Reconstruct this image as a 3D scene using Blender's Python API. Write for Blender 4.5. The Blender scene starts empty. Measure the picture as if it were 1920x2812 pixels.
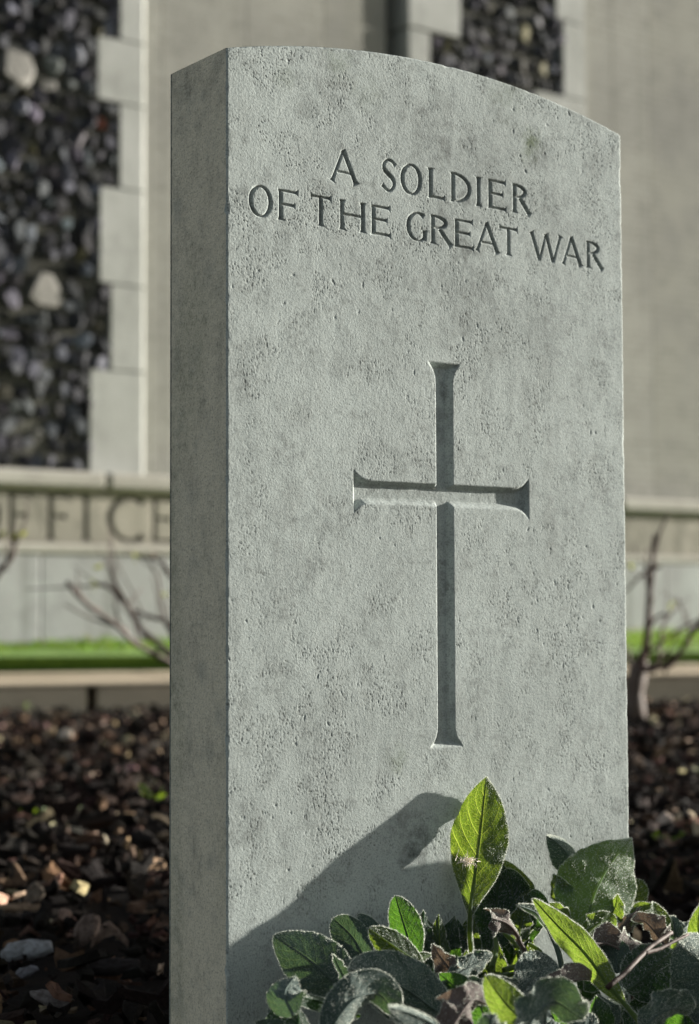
import bpy, math, random
import numpy as np
from mathutils import Matrix, Vector

# ------------------------------------------------------------------ camera
SC = bpy.context.scene
CAM = np.array([-0.64006, -0.996847, 0.378783])
RM = np.array([[0.80171791, -0.59769001, -0.0038789],
               [-0.0290254, -0.04541392, 0.99854649],
               [0.59699742, 0.80044002, 0.05375734]])      # rows: right, up, forward
F = 4804.26
cd = bpy.data.cameras.new("camera")
cam = bpy.data.objects.new("camera", cd)
SC.collection.objects.link(cam)
cd.sensor_fit = 'VERTICAL'
cd.sensor_height = 36.0
cd.lens = 61.505
cd.clip_start = 0.02
cd.clip_end = 500
cd.dof.use_dof = True
cd.dof.focus_distance = 1.23
cd.dof.aperture_fstop = 7.0
m = Matrix(((RM[0][0], RM[1][0], -RM[2][0], CAM[0]),
            (RM[0][1], RM[1][1], -RM[2][1], CAM[1]),
            (RM[0][2], RM[1][2], -RM[2][2], CAM[2]), (0, 0, 0, 1)))
cam.matrix_world = m
SC.camera = cam

# ------------------------------------------------------------------ light
SUN = Vector((1.0, -0.165, 0.175)).normalized()
elev = math.asin(SUN.z)
W = bpy.data.worlds.new("World")
SC.world = W
W.use_nodes = True
nt = W.node_tree
bg = nt.nodes['Background']
sky = nt.nodes.new('ShaderNodeTexSky')
sky.sky_type = 'NISHITA'
sky.sun_disc = False
sky.sun_elevation = elev
sky.sun_rotation = math.atan2(SUN.x, SUN.y)
hs = nt.nodes.new('ShaderNodeHueSaturation')
hs.inputs['Saturation'].default_value = 0.45
nt.links.new(sky.outputs[0], hs.inputs['Color'])
nt.links.new(hs.outputs[0], bg.inputs[0])
bg.inputs[1].default_value = 0.056
sd = bpy.data.lights.new("sun", 'SUN')
sd.energy = 5.0
sd.angle = math.radians(0.55)
sd.color = (1.0, 0.95, 0.87)
so = bpy.data.objects.new("sun", sd)
so.rotation_euler = SUN.to_track_quat('Z', 'Y').to_euler()
so.location = (3, -1, 3)
SC.collection.objects.link(so)
SC.view_settings.view_transform = 'Standard'
SC.view_settings.look = 'None'
SC.view_settings.gamma = 1
SC.view_settings.exposure = 1.6
SC.cycles.max_bounces = 6
SC.cycles.use_denoising = True

rng = np.random.default_rng(7)
random.seed(7)


# ------------------------------------------------------------------ helpers
def onY(px, py, Y=0.0):
    d = RM.T @ np.array([(px - 960) / F, -(py - 1406) / F, 1.0])
    return CAM + (Y - CAM[1]) / d[1] * d


def onD(px, py, D):
    d = RM.T @ np.array([(px - 960) / F, -(py - 1406) / F, 1.0])
    return CAM + D * d


def mesh_obj(name, V, faces, mats, parent=None, smooth=False, mi=None, attrs=None, uv=None, col=None):
    """faces: list of (n,k) index arrays"""
    me = bpy.data.meshes.new(name)
    V = np.asarray(V, np.float32)
    if not isinstance(faces, (list, tuple)):
        faces = [faces]
    faces = [np.asarray(f, np.int32) for f in faces if len(f)]
    me.vertices.add(len(V))
    me.vertices.foreach_set('co', V.ravel())
    tot = sum(f.size for f in faces)
    npol = sum(len(f) for f in faces)
    me.loops.add(tot)
    li = np.concatenate([f.ravel() for f in faces])
    me.loops.foreach_set('vertex_index', li)
    me.polygons.add(npol)
    lt = np.concatenate([np.full(len(f), f.shape[1], np.int32) for f in faces])
    ls = np.concatenate([[0], np.cumsum(lt)[:-1]]).astype(np.int32)
    me.polygons.foreach_set('loop_start', ls)
    me.polygons.foreach_set('loop_total', lt)
    if mi is not None:
        me.polygons.foreach_set('material_index', np.asarray(mi, np.int32))
    me.polygons.foreach_set('use_smooth', np.full(npol, bool(smooth)))
    for m_ in (mats if isinstance(mats, (list, tuple)) else [mats]):
        me.materials.append(m_)
    if uv is not None:
        l = me.uv_layers.new(name='UVMap')
        l.data.foreach_set('uv', np.asarray(uv, np.float32)[li].ravel())
    for k, a in (attrs or {}).items():
        at = me.attributes.new(k, 'FLOAT', 'POINT')
        at.data.foreach_set('value', np.asarray(a, np.float32))
    if col is not None:
        at = me.color_attributes.new('Col', 'FLOAT_COLOR', 'POINT')
        c4 = np.ones((len(V), 4), np.float32)
        c4[:, :3] = col
        at.data.foreach_set('color', c4.ravel())
    me.update()
    me.validate()
    o = bpy.data.objects.new(name, me)
    SC.collection.objects.link(o)
    if parent:
        o.parent = parent
        o.matrix_parent_inverse = Matrix.Translation(parent.location).inverted()
    return o


def tag(o, label=None, cat=None, group=None, kind=None):
    if label: o['label'] = label
    if cat: o['category'] = cat
    if group: o['group'] = group
    if kind: o['kind'] = kind
    return o


def empty(name, loc, label, cat, group=None):
    o = bpy.data.objects.new(name, None)
    o.empty_display_size = 0.05
    o.location = loc
    SC.collection.objects.link(o)
    return tag(o, label, cat, group)


def gridfaces(nu, nv, off=0):
    i = np.arange(nu - 1)[:, None] * nv + np.arange(nv - 1)[None, :] + off
    return np.stack([i, i + nv, i + nv + 1, i + 1], -1).reshape(-1, 4)


class MB:
    def __init__(s):
        s.V = []; s.Fq = {}; s.n = 0; s.c = []

    def add(s, V, Fs, col=None):
        V = np.asarray(V, float)
        for f in (Fs if isinstance(Fs, list) else [Fs]):
            f = np.asarray(f, int)
            s.Fq.setdefault(f.shape[1], []).append(f + s.n)
        s.V.append(V); s.n += len(V)
        s.c.append(np.broadcast_to(np.array(col if col is not None else (1, 1, 1), float), (len(V), 3)))

    def box(s, a, b, bev=0.0, jit=0.0, col=None):
        a = np.array(a, float); b = np.array(b, float)
        if bev <= 0:
            P = np.array([[x, y, z] for x in (a[0], b[0]) for y in (a[1], b[1]) for z in (a[2], b[2])])
            s.add(P, np.array([[0, 1, 3, 2], [4, 6, 7, 5], [0, 4, 5, 1], [2, 3, 7, 6], [0, 2, 6, 4], [1, 5, 7, 3]]), col)
            return
        # bevelled: 24 verts
        P = []; idx = {}
        for ix in (0, 1):
            for iy in (0, 1):
                for iz in (0, 1):
                    c = np.array([(a, b)[ix][0], (a, b)[iy][1], (a, b)[iz][2]])
                    sg = np.array([1 - 2 * ix, 1 - 2 * iy, 1 - 2 * iz])
                    for ax in range(3):
                        q = c + sg * bev
                        q[ax] = c[ax]
                        idx[(ix, iy, iz, ax)] = len(P); P.append(q + rng.normal(0, jit, 3))
        Fq, Ft = [], []
        for ax in range(3):
            o1, o2 = [k for k in range(3) if k != ax]
            for sd_ in (0, 1):
                L = []
                for (u, v) in ((0, 0), (1, 0), (1, 1), (0, 1)):
                    k = [0, 0, 0]; k[ax] = sd_; k[o1] = u; k[o2] = v
                    L.append(idx[(*k, ax)])
                Fq.append(L)
            for u in (0, 1):
                for v in (0, 1):
                    k0 = [0, 0, 0]; k0[o1] = u; k0[o2] = v; k1 = list(k0); k1[ax] = 1
                    Fq.append([idx[(*k0, o1)], idx[(*k1, o1)], idx[(*k1, o2)], idx[(*k0, o2)]])
        for ix in (0, 1):
            for iy in (0, 1):
                for iz in (0, 1):
                    Ft.append([idx[(ix, iy, iz, k)] for k in range(3)])
        s.add(P, [np.array(Fq), np.array(Ft)], col)

    def tube(s, pts, rad, k=8, col=None, jit=0.0):
        pts = np.array(pts, float)
        rad = np.broadcast_to(np.array(rad, float), (len(pts),))
        T = np.gradient(pts, axis=0); T /= np.linalg.norm(T, axis=1)[:, None] + 1e-12
        up = np.array([0.3, 0.2, 1.0]) if abs(T[0][2]) < 0.8 else np.array([1.0, 0.2, 0])
        V = []
        for p, t, r in zip(pts, T, rad):
            a = np.cross(t, up); a /= np.linalg.norm(a); b = np.cross(t, a)
            ang = np.arange(k) / k * 2 * math.pi
            rr = r * (1 + rng.normal(0, jit, k))
            V.append(p + (np.cos(ang) * rr)[:, None] * a + (np.sin(ang) * rr)[:, None] * b)
        n = len(pts)
        V = np.concatenate(V + [pts[:1], pts[-1:]])
        Fq = [[i * k + j, i * k + (j + 1) % k, (i + 1) * k + (j + 1) % k, (i + 1) * k + j] for i in range(n - 1) for j in range(k)]
        Ft = [[n * k, (j + 1) % k, j] for j in range(k)] + [[n * k + 1, (n - 1) * k + j, (n - 1) * k + (j + 1) % k] for j in range(k)]
        s.add(V, [np.array(Fq), np.array(Ft)], col)

    def build(s, name, mats, parent=None, smooth=False, usecol=False):
        return mesh_obj(name, np.concatenate(s.V), [np.concatenate(v) for v in s.Fq.values()], mats, parent, smooth,
                        col=np.concatenate(s.c) if usecol else None)


def smoothpath(pts, n):
    """Catmull-Rom resample"""
    P = np.array(pts, float)
    if len(P) == 2:
        t = np.linspace(0, 1, n)[:, None]
        return P[0] * (1 - t) + P[1] * t
    Q = np.vstack([2 * P[0] - P[1], P, 2 * P[-1] - P[-2]])
    out = []
    for u in np.linspace(0, len(P) - 1 - 1e-9, n):
        i = int(u); t = u - i
        a, b, c, d = Q[i:i + 4]
        out.append(.5 * ((2 * b) + (-a + c) * t + (2 * a - 5 * b + 4 * c - d) * t * t + (-a + 3 * b - 3 * c + d) * t ** 3))
    return np.array(out)


def vnoise(X, Y, seed=0):
    """value-gradient noise, range about -1..1"""
    r = np.random.default_rng(seed)
    N = 512
    G = r.uniform(0, 2 * math.pi, (N, N)).astype(np.float32)
    gx, gy = np.cos(G), np.sin(G)
    xi = np.floor(X).astype(int); yi = np.floor(Y).astype(int)
    xf = X - xi; yf = Y - yi
    u = xf ** 3 * (xf * (xf * 6 - 15) + 10); v = yf ** 3 * (yf * (yf * 6 - 15) + 10)

    def g(a, b, fx, fy):
        ia = (xi + a) % N; ib = (yi + b) % N
        return gx[ia, ib] * fx + gy[ia, ib] * fy
    n00 = g(0, 0, xf, yf); n10 = g(1, 0, xf - 1, yf); n01 = g(0, 1, xf, yf - 1); n11 = g(1, 1, xf - 1, yf - 1)
    return 1.5 * ((n00 * (1 - u) + n10 * u) * (1 - v) + (n01 * (1 - u) + n11 * u) * v)


def sstep(a, b, x):
    t = np.clip((x - a) / (b - a), 0, 1)
    return t * t * (3 - 2 * t)


# ------------------------------------------------------------------ materials
class NT:
    def __init__(s, name):
        s.m = bpy.data.materials.new(name); s.m.use_nodes = True
        s.t = s.m.node_tree; s.t.nodes.clear()
        s.out = s.n('ShaderNodeOutputMaterial')

    def n(s, typ, **kw):
        nd = s.t.nodes.new(typ)
        for k, v in kw.items():
            setattr(nd, k, v)
        return nd

    def l(s, a, b):
        s.t.links.new(a, b)

    def val(s, sock, v):
        if hasattr(v, 'is_linked') or hasattr(v, 'links'):
            s.l(v, sock)
        elif isinstance(v, (tuple, list)) and len(v) == 3 and sock.type == 'RGBA':
            sock.default_value = (*v, 1)
        else:
            sock.default_value = v

    def math(s, op, a, b=0.0, c=None, clamp=False):
        nd = s.n('ShaderNodeMath', operation=op, use_clamp=clamp)
        s.val(nd.inputs[0], a); s.val(nd.inputs[1], b)
        if c is not None: s.val(nd.inputs[2], c)
        return nd.outputs[0]

    def mix(s, f, a, b, mode='MIX'):
        nd = s.n('ShaderNodeMix', data_type='RGBA', blend_type=mode)
        s.val(nd.inputs['Factor'], f)
        s.val(nd.inputs[6], a); s.val(nd.inputs[7], b)
        return nd.outputs[2]

    def noise(s, vec, scale, detail=4, rough=.55, dist=0.0):
        nd = s.n('ShaderNodeTexNoise')
        if vec is not None: s.l(vec, nd.inputs['Vector'])
        nd.inputs['Scale'].default_value = scale; nd.inputs['Detail'].default_value = detail
        nd.inputs['Roughness'].default_value = rough; nd.inputs['Distortion'].default_value = dist
        return nd.outputs[0]

    def vor(s, vec, scale, feat='F1', out=0):
        nd = s.n('ShaderNodeTexVoronoi', feature=feat)
        if vec is not None: s.l(vec, nd.inputs['Vector'])
        nd.inputs['Scale'].default_value = scale
        return nd.outputs[out]

    def ramp(s, v, a, b, lo=0.0, hi=1.0):
        nd = s.n('ShaderNodeMapRange', interpolation_type='SMOOTHSTEP')
        s.val(nd.inputs[0], v); nd.inputs[1].default_value = a; nd.inputs[2].default_value = b
        nd.inputs[3].default_value = lo; nd.inputs[4].default_value = hi
        return nd.outputs[0]

    def pos(s, sx=1, sy=1, sz=1):
        g = s.n('ShaderNodeTexCoord')
        mp = s.n('ShaderNodeMapping'); mp.inputs['Scale'].default_value = (sx, sy, sz)
        s.l(g.outputs['Object'], mp.inputs[0])
        return mp.outputs[0]

    def attr(s, name, out='Fac'):
        a = s.n('ShaderNodeAttribute', attribute_name=name)
        return a.outputs[out]

    def bump(s, h, dist, strength=1.0, nrm=None):
        b = s.n('ShaderNodeBump'); s.l(h, b.inputs['Height'])
        b.inputs['Distance'].default_value = dist; b.inputs['Strength'].default_value = strength
        if nrm: s.l(nrm, b.inputs['Normal'])
        return b.outputs[0]

    def bsdf(s, col, rough=.9, nrm=None, spec=.3, **kw):
        b = s.n('ShaderNodeBsdfPrincipled')
        s.val(b.inputs['Base Color'], col); s.val(b.inputs['Roughness'], rough)
        b.inputs['Specular IOR Level'].default_value = spec
        if nrm: s.l(nrm, b.inputs['Normal'])
        for k, v in kw.items():
            s.val(b.inputs[k], v)
        return b.outputs[0]

    def done(s, sh):
        s.l(sh, s.out.inputs[0]); return s.m


def stone_mat(name, base, dark, side=False):
    t = NT(name)
    p = t.pos()
    n1 = t.noise(p, 9, 5, .6)
    n2 = t.noise(p, 160, 6, .7)
    n3 = t.noise(p, 900, 3, .6)
    n4 = t.noise(p, 28, 5, .65)
    c = t.mix(t.ramp(n1, .35, .65), base, tuple(x * .86 for x in base))
    c = t.mix(t.attr('flank_light'), c, (.63, .585, .46))  # left side coloured paler and warmer, in place of stronger side light
    c = t.mix(t.ramp(n4, .52, .72, 0, .35), c, dark)
    c = t.mix(t.ramp(n2, .55, .75, 0, .38), c, tuple(x * .5 for x in dark))
    n5 = t.noise(p, 620, 2, .7); n6 = t.noise(p, 55, 4, .7)
    c = t.mix(t.ramp(n6, .48, .68, 0, .22), c, tuple(x * .72 for x in dark))
    c = t.mix(t.ramp(n3, .5, .75, 0, .5), c, tuple(x * .45 for x in dark))
    n7 = t.noise(p, 38, 3, .6)
    c = t.mix(t.math('MULTIPLY', t.ramp(n7, .48, .62), t.math('MULTIPLY', t.ramp(n2, .44, .58, 0, .30), t.math('SUBTRACT', 1.0, t.math('MULTIPLY', t.attr('flank_light'), .8)))), c, tuple(x * .42 for x in dark))
    c = t.mix(t.ramp(n5, .50, .70, 0, .5), c, tuple(x * .5 for x in dark))
    c = t.mix(t.ramp(n5, .42, .26, 0, .30), c, (.60, .63, .60))
    # lichen / dirt, darker carving and pits, set by attributes on the mesh
    c = t.mix(t.math('MULTIPLY', t.attr('grime_and_recess'), t.ramp(n2, .3, .62, .25, 1.0)), c, (.055, .058, .055))
    c = t.mix(t.math('MULTIPLY', t.attr('algae'), t.ramp(n2, .35, .6, .2, 1.0)), c, (.085, .115, .05))
    c = t.mix(t.math('MULTIPLY', t.attr('pit'), .8), c, (.085, .09, .08))
    h = t.math('ADD', t.math('MULTIPLY', n5, .5), t.math('MULTIPLY', n2, .8))
    b = t.bump(h, .00055, .85)
    return t.done(t.bsdf(c, .92, b, .18))


M_STONE = stone_mat('portland_stone', (.405, .450, .428), (.25, .268, .25))

# ------------------------------------------------------------------ headstone
WST, TST, ZC, SAG = .381, .0753, .762, .0237
RAD = ((WST / 2) ** 2 + SAG ** 2) / (2 * SAG)
GZ = .05


def arc(x):
    return ZC + SAG - RAD + np.sqrt(RAD ** 2 - (x - WST / 2) ** 2)


def poly_in(X, Z, P):
    """interior distance (0 outside) of polygon P at points"""
    inside = np.zeros(X.shape, bool); D = np.full(X.shape, 9.0)
    n = len(P)
    for i in range(n):
        x0, z0 = P[i]; x1, z1 = P[(i + 1) % n]
        if z0 != z1:
            c = ((z0 > Z) != (z1 > Z)) & (X < (x1 - x0) * (Z - z0) / (z1 - z0) + x0)
            inside ^= c
        dx, dz = x1 - x0, z1 - z0
        L = dx * dx + dz * dz + 1e-18
        t = np.clip(((X - x0) * dx + (Z - z0) * dz) / L, 0, 1)
        D = np.minimum(D, np.hypot(X - x0 - t * dx, Z - z0 - t * dz))
    return np.where(inside, D, 0)


def stroke(pts, w, flare0=0, flare1=0, n=10):
    """polygon round a centre line (letter-height units); w scalar or (w0,w1) or list"""
    P = smoothpath(pts, max(n, 2)) if len(pts) > 2 else smoothpath(pts, n)
    k = len(P)
    T = np.gradient(P, axis=0); T /= np.linalg.norm(T, axis=1)[:, None]
    N = np.stack([-T[:, 1], T[:, 0]], 1)
    s = np.concatenate([[0], np.cumsum(np.linalg.norm(np.diff(P, axis=0), axis=1))]); L = s[-1]
    ww = np.interp(s / L, np.linspace(0, 1, len(w)), w) if hasattr(w, '__len__') else np.full(k, w)
    ww = ww + flare0 * np.exp(-s / .03) + flare1 * np.exp(-(L - s) / .03)
    return np.vstack([P + N * ww[:, None] / 2, (P - N * ww[:, None] / 2)[::-1]])


TK, TN = .162, .108      # thick / thin


def st(x0, z0, x1, z1, w, f0=0.0, f1=0.0):
    return stroke([(x0, z0), (x1, z1)], w, f0, f1, 24)


def ell(cx, cz, rx, rz, a0, a1, n=40, tk=TK, tn=TN * .8, f0=0, f1=0):
    a = np.radians(np.linspace(a0, a1, n))
    P = np.stack([cx + rx * np.cos(a), cz + rz * np.sin(a)], 1)
    w = tn + (tk - tn) * np.abs(np.cos(a)) ** 1.3
    T = np.stack([-rx * np.sin(a), rz * np.cos(a)], 1) * (1 if a1 > a0 else -1); T /= np.linalg.norm(T, axis=1)[:, None]
    N = np.stack([-T[:, 1], T[:, 0]], 1)
    s = np.linspace(0, 1, n); w = w + f0 * np.exp(-s / .06) + f1 * np.exp(-(1 - s) / .06)
    return np.vstack([P + N * w[:, None] / 2, (P - N * w[:, None] / 2)[::-1]])


FL = .28


def glyph(ch, w):
    h = TK / 2
    if ch == 'A': return [st(.10, 0, w / 2 - .02, 1.03, TN, FL, 0), st(w / 2 - .04, 1.04, w - .10, 0, TK, .05, FL), st(w * .27, .33, w * .75, .33, TN * .9)]
    if ch == 'S': return [stroke([(w * .92, .84), (w * .72, .96), (w * .42, .98), (w * .2, .86), (w * .2, .68), (w * .45, .54), (w * .72, .42), (w * .84, .25), (w * .68, .06), (w * .4, .02), (w * .06, .17)],
                                 [TN, TN, TN, TN, TK, TK * 1.05, TK, TN, TN, TN, TN], .09, .09, 60)]
    if ch == 'O': return [ell(w / 2, .5, w / 2 - h * .9, .5 - TN / 3, -14, 194, 60), ell(w / 2, .5, w / 2 - h * .9, .5 - TN / 3, 166, 374, 60)]
    if ch == 'L': return [st(.15, 1, .15, 0, TK, FL, FL * .6), st(.1, TN / 2, w - .02, TN / 2 + .01, TN, 0, FL)]
    if ch == 'D': return [st(.15, 1, .15, 0, TK, FL * .8, FL * .8), ell(.16, .5, w - .16 - h, .5 - TN / 2, -90, 90)]
    if ch == 'I': return [st(w / 2, 1, w / 2, 0, TK, FL, FL)]
    if ch == 'E': return [st(.15, 1, .15, 0, TK, FL * .7, FL * .7), st(.1, 1 - TN / 2, w - .03, 1 - TN / 2, TN, 0, FL * .8),
                          st(.1, .53, w * .84, .53, TN, 0, FL * .7), st(.1, TN / 2, w, TN / 2, TN, 0, FL)]
    if ch == 'F': return [st(.15, 1, .15, 0, TK, FL * .7, FL), st(.1, 1 - TN / 2, w, 1 - TN / 2, TN, 0, FL),
                          st(.1, .52, w * .86, .52, TN, 0, FL * .7)]
    if ch == 'R': return [st(.15, 1, .15, 0, TK, FL * .7, FL), ell(.16, .755, w * .78 - .16 - h, .245 - TN / 2, -90, 90, tk=TK),
                          st(w * .42, .54, w - .06, 0, TK, 0, FL * .8)]
    if ch == 'T': return [st(w / 2, 1, w / 2, 0, TK, .03, FL), st(.02, 1 - TN / 2, w - .02, 1 - TN / 2, TN, FL, FL)]
    if ch == 'H': return [st(.15, 1, .15, 0, TK, FL, FL), st(w - .15, 1, w - .15, 0, TK, FL, FL), st(.15, .52, w - .15, .52, TN)]
    if ch == 'G': return [ell(w * .54, .5, w * .54 - h, .5 - TN / 2.5, 52, 318, f0=.08), st(w - .13, .42, w - .13, .05, TK, FL * .8, 0)]
    if ch == 'W': return [st(.08, 1, w * .30, 0, TK * .95, FL * .8, 0), st(w * .30, 0, w * .5, .98, TN, 0, .03), st(w * .5, 1, w * .72, 0, TK * .95, FL * .6, 0),
                          st(w * .72, 0, w - .07, 1, TN, 0, FL)]
    if ch == 'N': return [st(.12, 1, .12, 0, TN, FL, FL), st(.1, 1, w - .12, 0, TK), st(w - .12, 1, w - .12, 0, TN, FL, 0)]
    if ch == 'C': return [ell(w * .56, .5, w * .56 - h, .5 - TN / 2.5, 48, 312, f0=.09, f1=.09)]
    if ch == 'M': return [st(.1, 0, .16, 1, TN, FL, 0), st(.16, 1, w / 2, .05, TK), st(w / 2, .05, w - .16, 1, TN), st(w - .16, 1, w - .1, 0, TK, 0, FL)]
    return []


def carve(X, Z, text_items, dep, depth):
    """text_items: (char, x0, x1, base, height). dep = array to fill (m)"""
    for ch, x0, x1, zb, hh in text_items:
        for P in glyph(ch, (x1 - x0) / hh):
            Q = P * hh + [x0, zb]
            a, b = Q.min(0) - .001, Q.max(0) + .001
            ix = np.where((X[:, 0] >= a[0]) & (X[:, 0] <= b[0]))[0]
            iz = np.where((Z[len(Z) // 2] >= a[1]) & (Z[len(Z) // 2] <= b[1]))[0]
            if not len(ix) or not len(iz): continue
            sl = np.s_[ix[0]:ix[-1] + 1, iz[0]:iz[-1] + 1]
            d = poly_in(X[sl], Z[sl], Q)
            dep[sl] = np.maximum(dep[sl], np.minimum(depth, d * 1.55))


def build_headstone():
    xs = np.concatenate([[0, .0003, .0007, .0012], np.arange(.0018, WST - .0017, .00052), [WST - .0012, WST - .0007, WST - .0003, WST]])
    zr = [np.arange(-.02, .18, .0016), np.arange(.18, .64, .00085), np.arange(.64, .715, .00052), np.arange(.715, .742, .00075)]
    zs = np.concatenate(zr)
    top = 1 - np.linspace(1, 0, 54)[1:] ** 1.15
    nz0 = len(zs)
    X = np.repeat(xs[:, None], nz0 + len(top), 1)
    Z = np.empty_like(X)
    Z[:, :nz0] = zs
    zl = zs[-1]
    Z[:, nz0:] = zl + (arc(xs)[:, None] - zl) * top[None, :]
    # carving
    dep = np.zeros_like(X)
    b1, b2, hh = .6826, .6484, .0232
    L1 = [('A', 86.4, 113), ('S', 133.3, 147.6), ('O', 151.4, 171.6), ('L', 176.5, 194.3), ('D', 198.4, 219.9), ('I', 222.8, 231.5), ('E', 235.5, 255.6), ('R', 260.5, 281.3)]
    L2 = [('O', 17.8, 37.4), ('F', 41.2, 59.6), ('T', 69.5, 88.7), ('H', 94.4, 119.7), ('E', 122.8, 142.2), ('G', 156.5, 176.9), ('R', 178.6, 201.2),
          ('E', 201.8, 221.9), ('A', 222.9, 248.4), ('T', 247.4, 267.3), ('W', 279.4, 313.8), ('A', 312.8, 336.5), ('R', 339.4, 359.8)]
    carve(X, Z, [(c, a / 1000, b / 1000, b1 - .0005, hh) for c, a, b in L1], dep, .0026)
    carve(X, Z, [(c, a / 1000, b / 1000, b2 - .0005, hh * .965) for c, a, b in L2], dep, .0026)
    # cross outline
    cx, zt, zb, zh, hw = .1919, .5597, .2748, .4607, .0083
    xa, xb = .1068, .2762
    fl = [(0.0, 1.0), (.0022, .72), (.0045, .46), (.0075, .22), (.0115, .06), (.016, 0)]
    add = .0078

    def arm(ex, ez, dx, dz):      # points going out one side and back the other, end at (ex,ez) direction (dx,dz)
        sx, sz = dz, -dx
        o = [(ex - dx * d + sx * (hw + add * k), ez - dz * d + sz * (hw + add * k)) for d, k in fl]
        i = [(ex - dx * d - sx * (hw + add * k), ez - dz * d - sz * (hw + add * k)) for d, k in fl]
        return i[::-1] + o
    P = []
    P += arm(cx, zt, 0, 1); P += [(cx + hw, zh + hw)]
    P += arm(xb, zh, 1, 0); P += [(cx + hw, zh - hw)]
    P += arm(cx, zb, 0, -1); P += [(cx - hw, zh - hw)]
    P += arm(xa, zh, -1, 0); P += [(cx - hw, zh + hw)]
    ix = np.where((xs > xa - .003) & (xs < xb + .003))[0]
    iz = np.where((zs > zb - .003) & (zs < zt + .003))[0]
    sl = np.s_[ix[0]:ix[-1] + 1, iz[0]:iz[-1] + 1]
    wob = .00008 * vnoise(X[sl] * 300, Z[sl] * 300, 5)
    d = poly_in(X[sl] + wob, Z[sl] + wob, np.array(P))
    dep[sl] = np.maximum(dep[sl], np.minimum(.0050, d * 1.25) * (1 + .012 * vnoise(X[sl] * 60, Z[sl] * 60, 6)))
    dep = np.minimum(dep, .0056)
    # weathering relief
    patch = sstep(-.22, .70, vnoise(X * 30, Z * 30, 1) + .8 * vnoise(X * 85, Z * 85, 2) + .5 * vnoise(X * 8, Z * 8, 20))
    f1 = vnoise(X * 720, Z * 720, 3); f2 = vnoise(X * 1050, Z * 1050, 4); f0 = vnoise(X * 330, Z * 330, 8)
    pit = sstep(.20, .85, f1 + .6 * f2 + .5 * f0) * (.08 + .92 * patch)
    big = sstep(.78, 1.1, vnoise(X * 150, Z * 150, 9) + .6 * vnoise(X * 340, Z * 340, 10)) * sstep(.1, .5, vnoise(X * 9, Z * 9, 12) + .3)
    rel = .00021 * pit + .00035 * big + .000045 * f2 * (.6 + patch) + .00010 * vnoise(X * 60, Z * 60, 11)
    floor_ = (dep > .0002)
    Y = np.where(floor_, dep + rel * .4, rel)
    # edge rounding
    ex = np.minimum(X, WST - X); ez = np.maximum(arc(X) - Z, 0)
    rr = .0011 + .0012 * np.clip(vnoise(X * 130 + 7, Z * 130 + Y * 0, 13) + .35 * vnoise(X * 420, Z * 420, 14), 0, 1.5) + .0014 * sstep(.45, .8, vnoise(X * 33 + 3, Z * 33, 17) + .3 * vnoise(X * 150, Z * 150, 18))
    e = np.minimum(ex, ez)
    q = np.clip(1 - e / rr, 0, 1)
    Y = Y * np.clip(e / .0012, 0, 1) + rr * (1 - np.sqrt(1 - q * q))
    # stains
    def blobs(L, pw=1.0):
        a = np.zeros_like(X)
        for px, py, r, s in L:
            c = onY(px, py)
            dd = np.hypot(X - c[0], Z - c[2]) / r
            a = np.maximum(a, s * np.clip(1.25 - dd + .55 * vnoise(X * 90, Z * 90, 15) + .3 * vnoise(X * 260, Z * 260, 16), 0, 1))
        return np.clip(a, 0, 1)
    grime_and_recess = blobs([(1275, 690, .013, .6), (1225, 400, .013, .5), (1290, 400, .014, .45), (1140, 2340, .013, .85), (1155, 2300, .008, .6), (1275, 540, .010, .55), (1260, 1255, .009, .28),
                   (850, 290, .010, .35), (960, 330, .009, .3), (1380, 560, .012, .35), (1480, 430, .014, .45), (780, 660, .008, .3), (930, 1010, .012, .18), (1010, 1230, .010, .2),
                   (1600, 660, .015, .25), (1210, 290, .02, .2), (840, 1560, .02, .15), (1230, 1480, .008, .3), (1240, 1950, .006, .4), (1230, 1180, .007, .35), (700, 2240, .015, .15), (1400, 900, .03, .15), (1240, 640, .02, .3), (1180, 380, .03, .38), (1330, 470, .03, .34), (1240, 600, .03, .3), (1060, 300, .03, .16), (1290, 780, .035, .36), (1480, 900, .03, .25), (1260, 880, .02, .3), (1500, 560, .03, .18)])
    grime_and_recess = np.maximum(grime_and_recess, 0.32 * sstep(.3, .9, vnoise(X * 33, Z * 33, 31) + .5 * vnoise(X * 120, Z * 120, 32)) * sstep(-.2, .4, vnoise(X * 7, Z * 7, 33)))
    grime_and_recess = np.maximum(grime_and_recess, (dep > .0005) * (Z > .63) * .42)            # darker inside the letters
    grime_and_recess = np.maximum(grime_and_recess, (dep > .0030) * (Z < .6) * .22 * (1 + vnoise(X * 80, Z * 80, 34)))  # floor of the cross darker, unevenly
    algae = blobs([(1462, 385, .010, .75), (1450, 420, .008, .5), (930, 180, .012, .3), (780, 215, .01, .2), (1090, 2085, .010, .35), (1390, 260, .02, .2), (1010, 250, .015, .15)])
    nx, nzz = X.shape
    Vf = np.stack([X, Y, Z], -1).reshape(-1, 3)
    Ff = gridfaces(nx, nzz)[:, ::-1]
    V = [Vf]; Fs = [Ff]; G = [grime_and_recess.ravel()]; A = [algae.ravel()]; Pp = [(pit * (~floor_)).ravel()]; FK = [np.zeros(len(Vf))]
    off = len(Vf)

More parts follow.
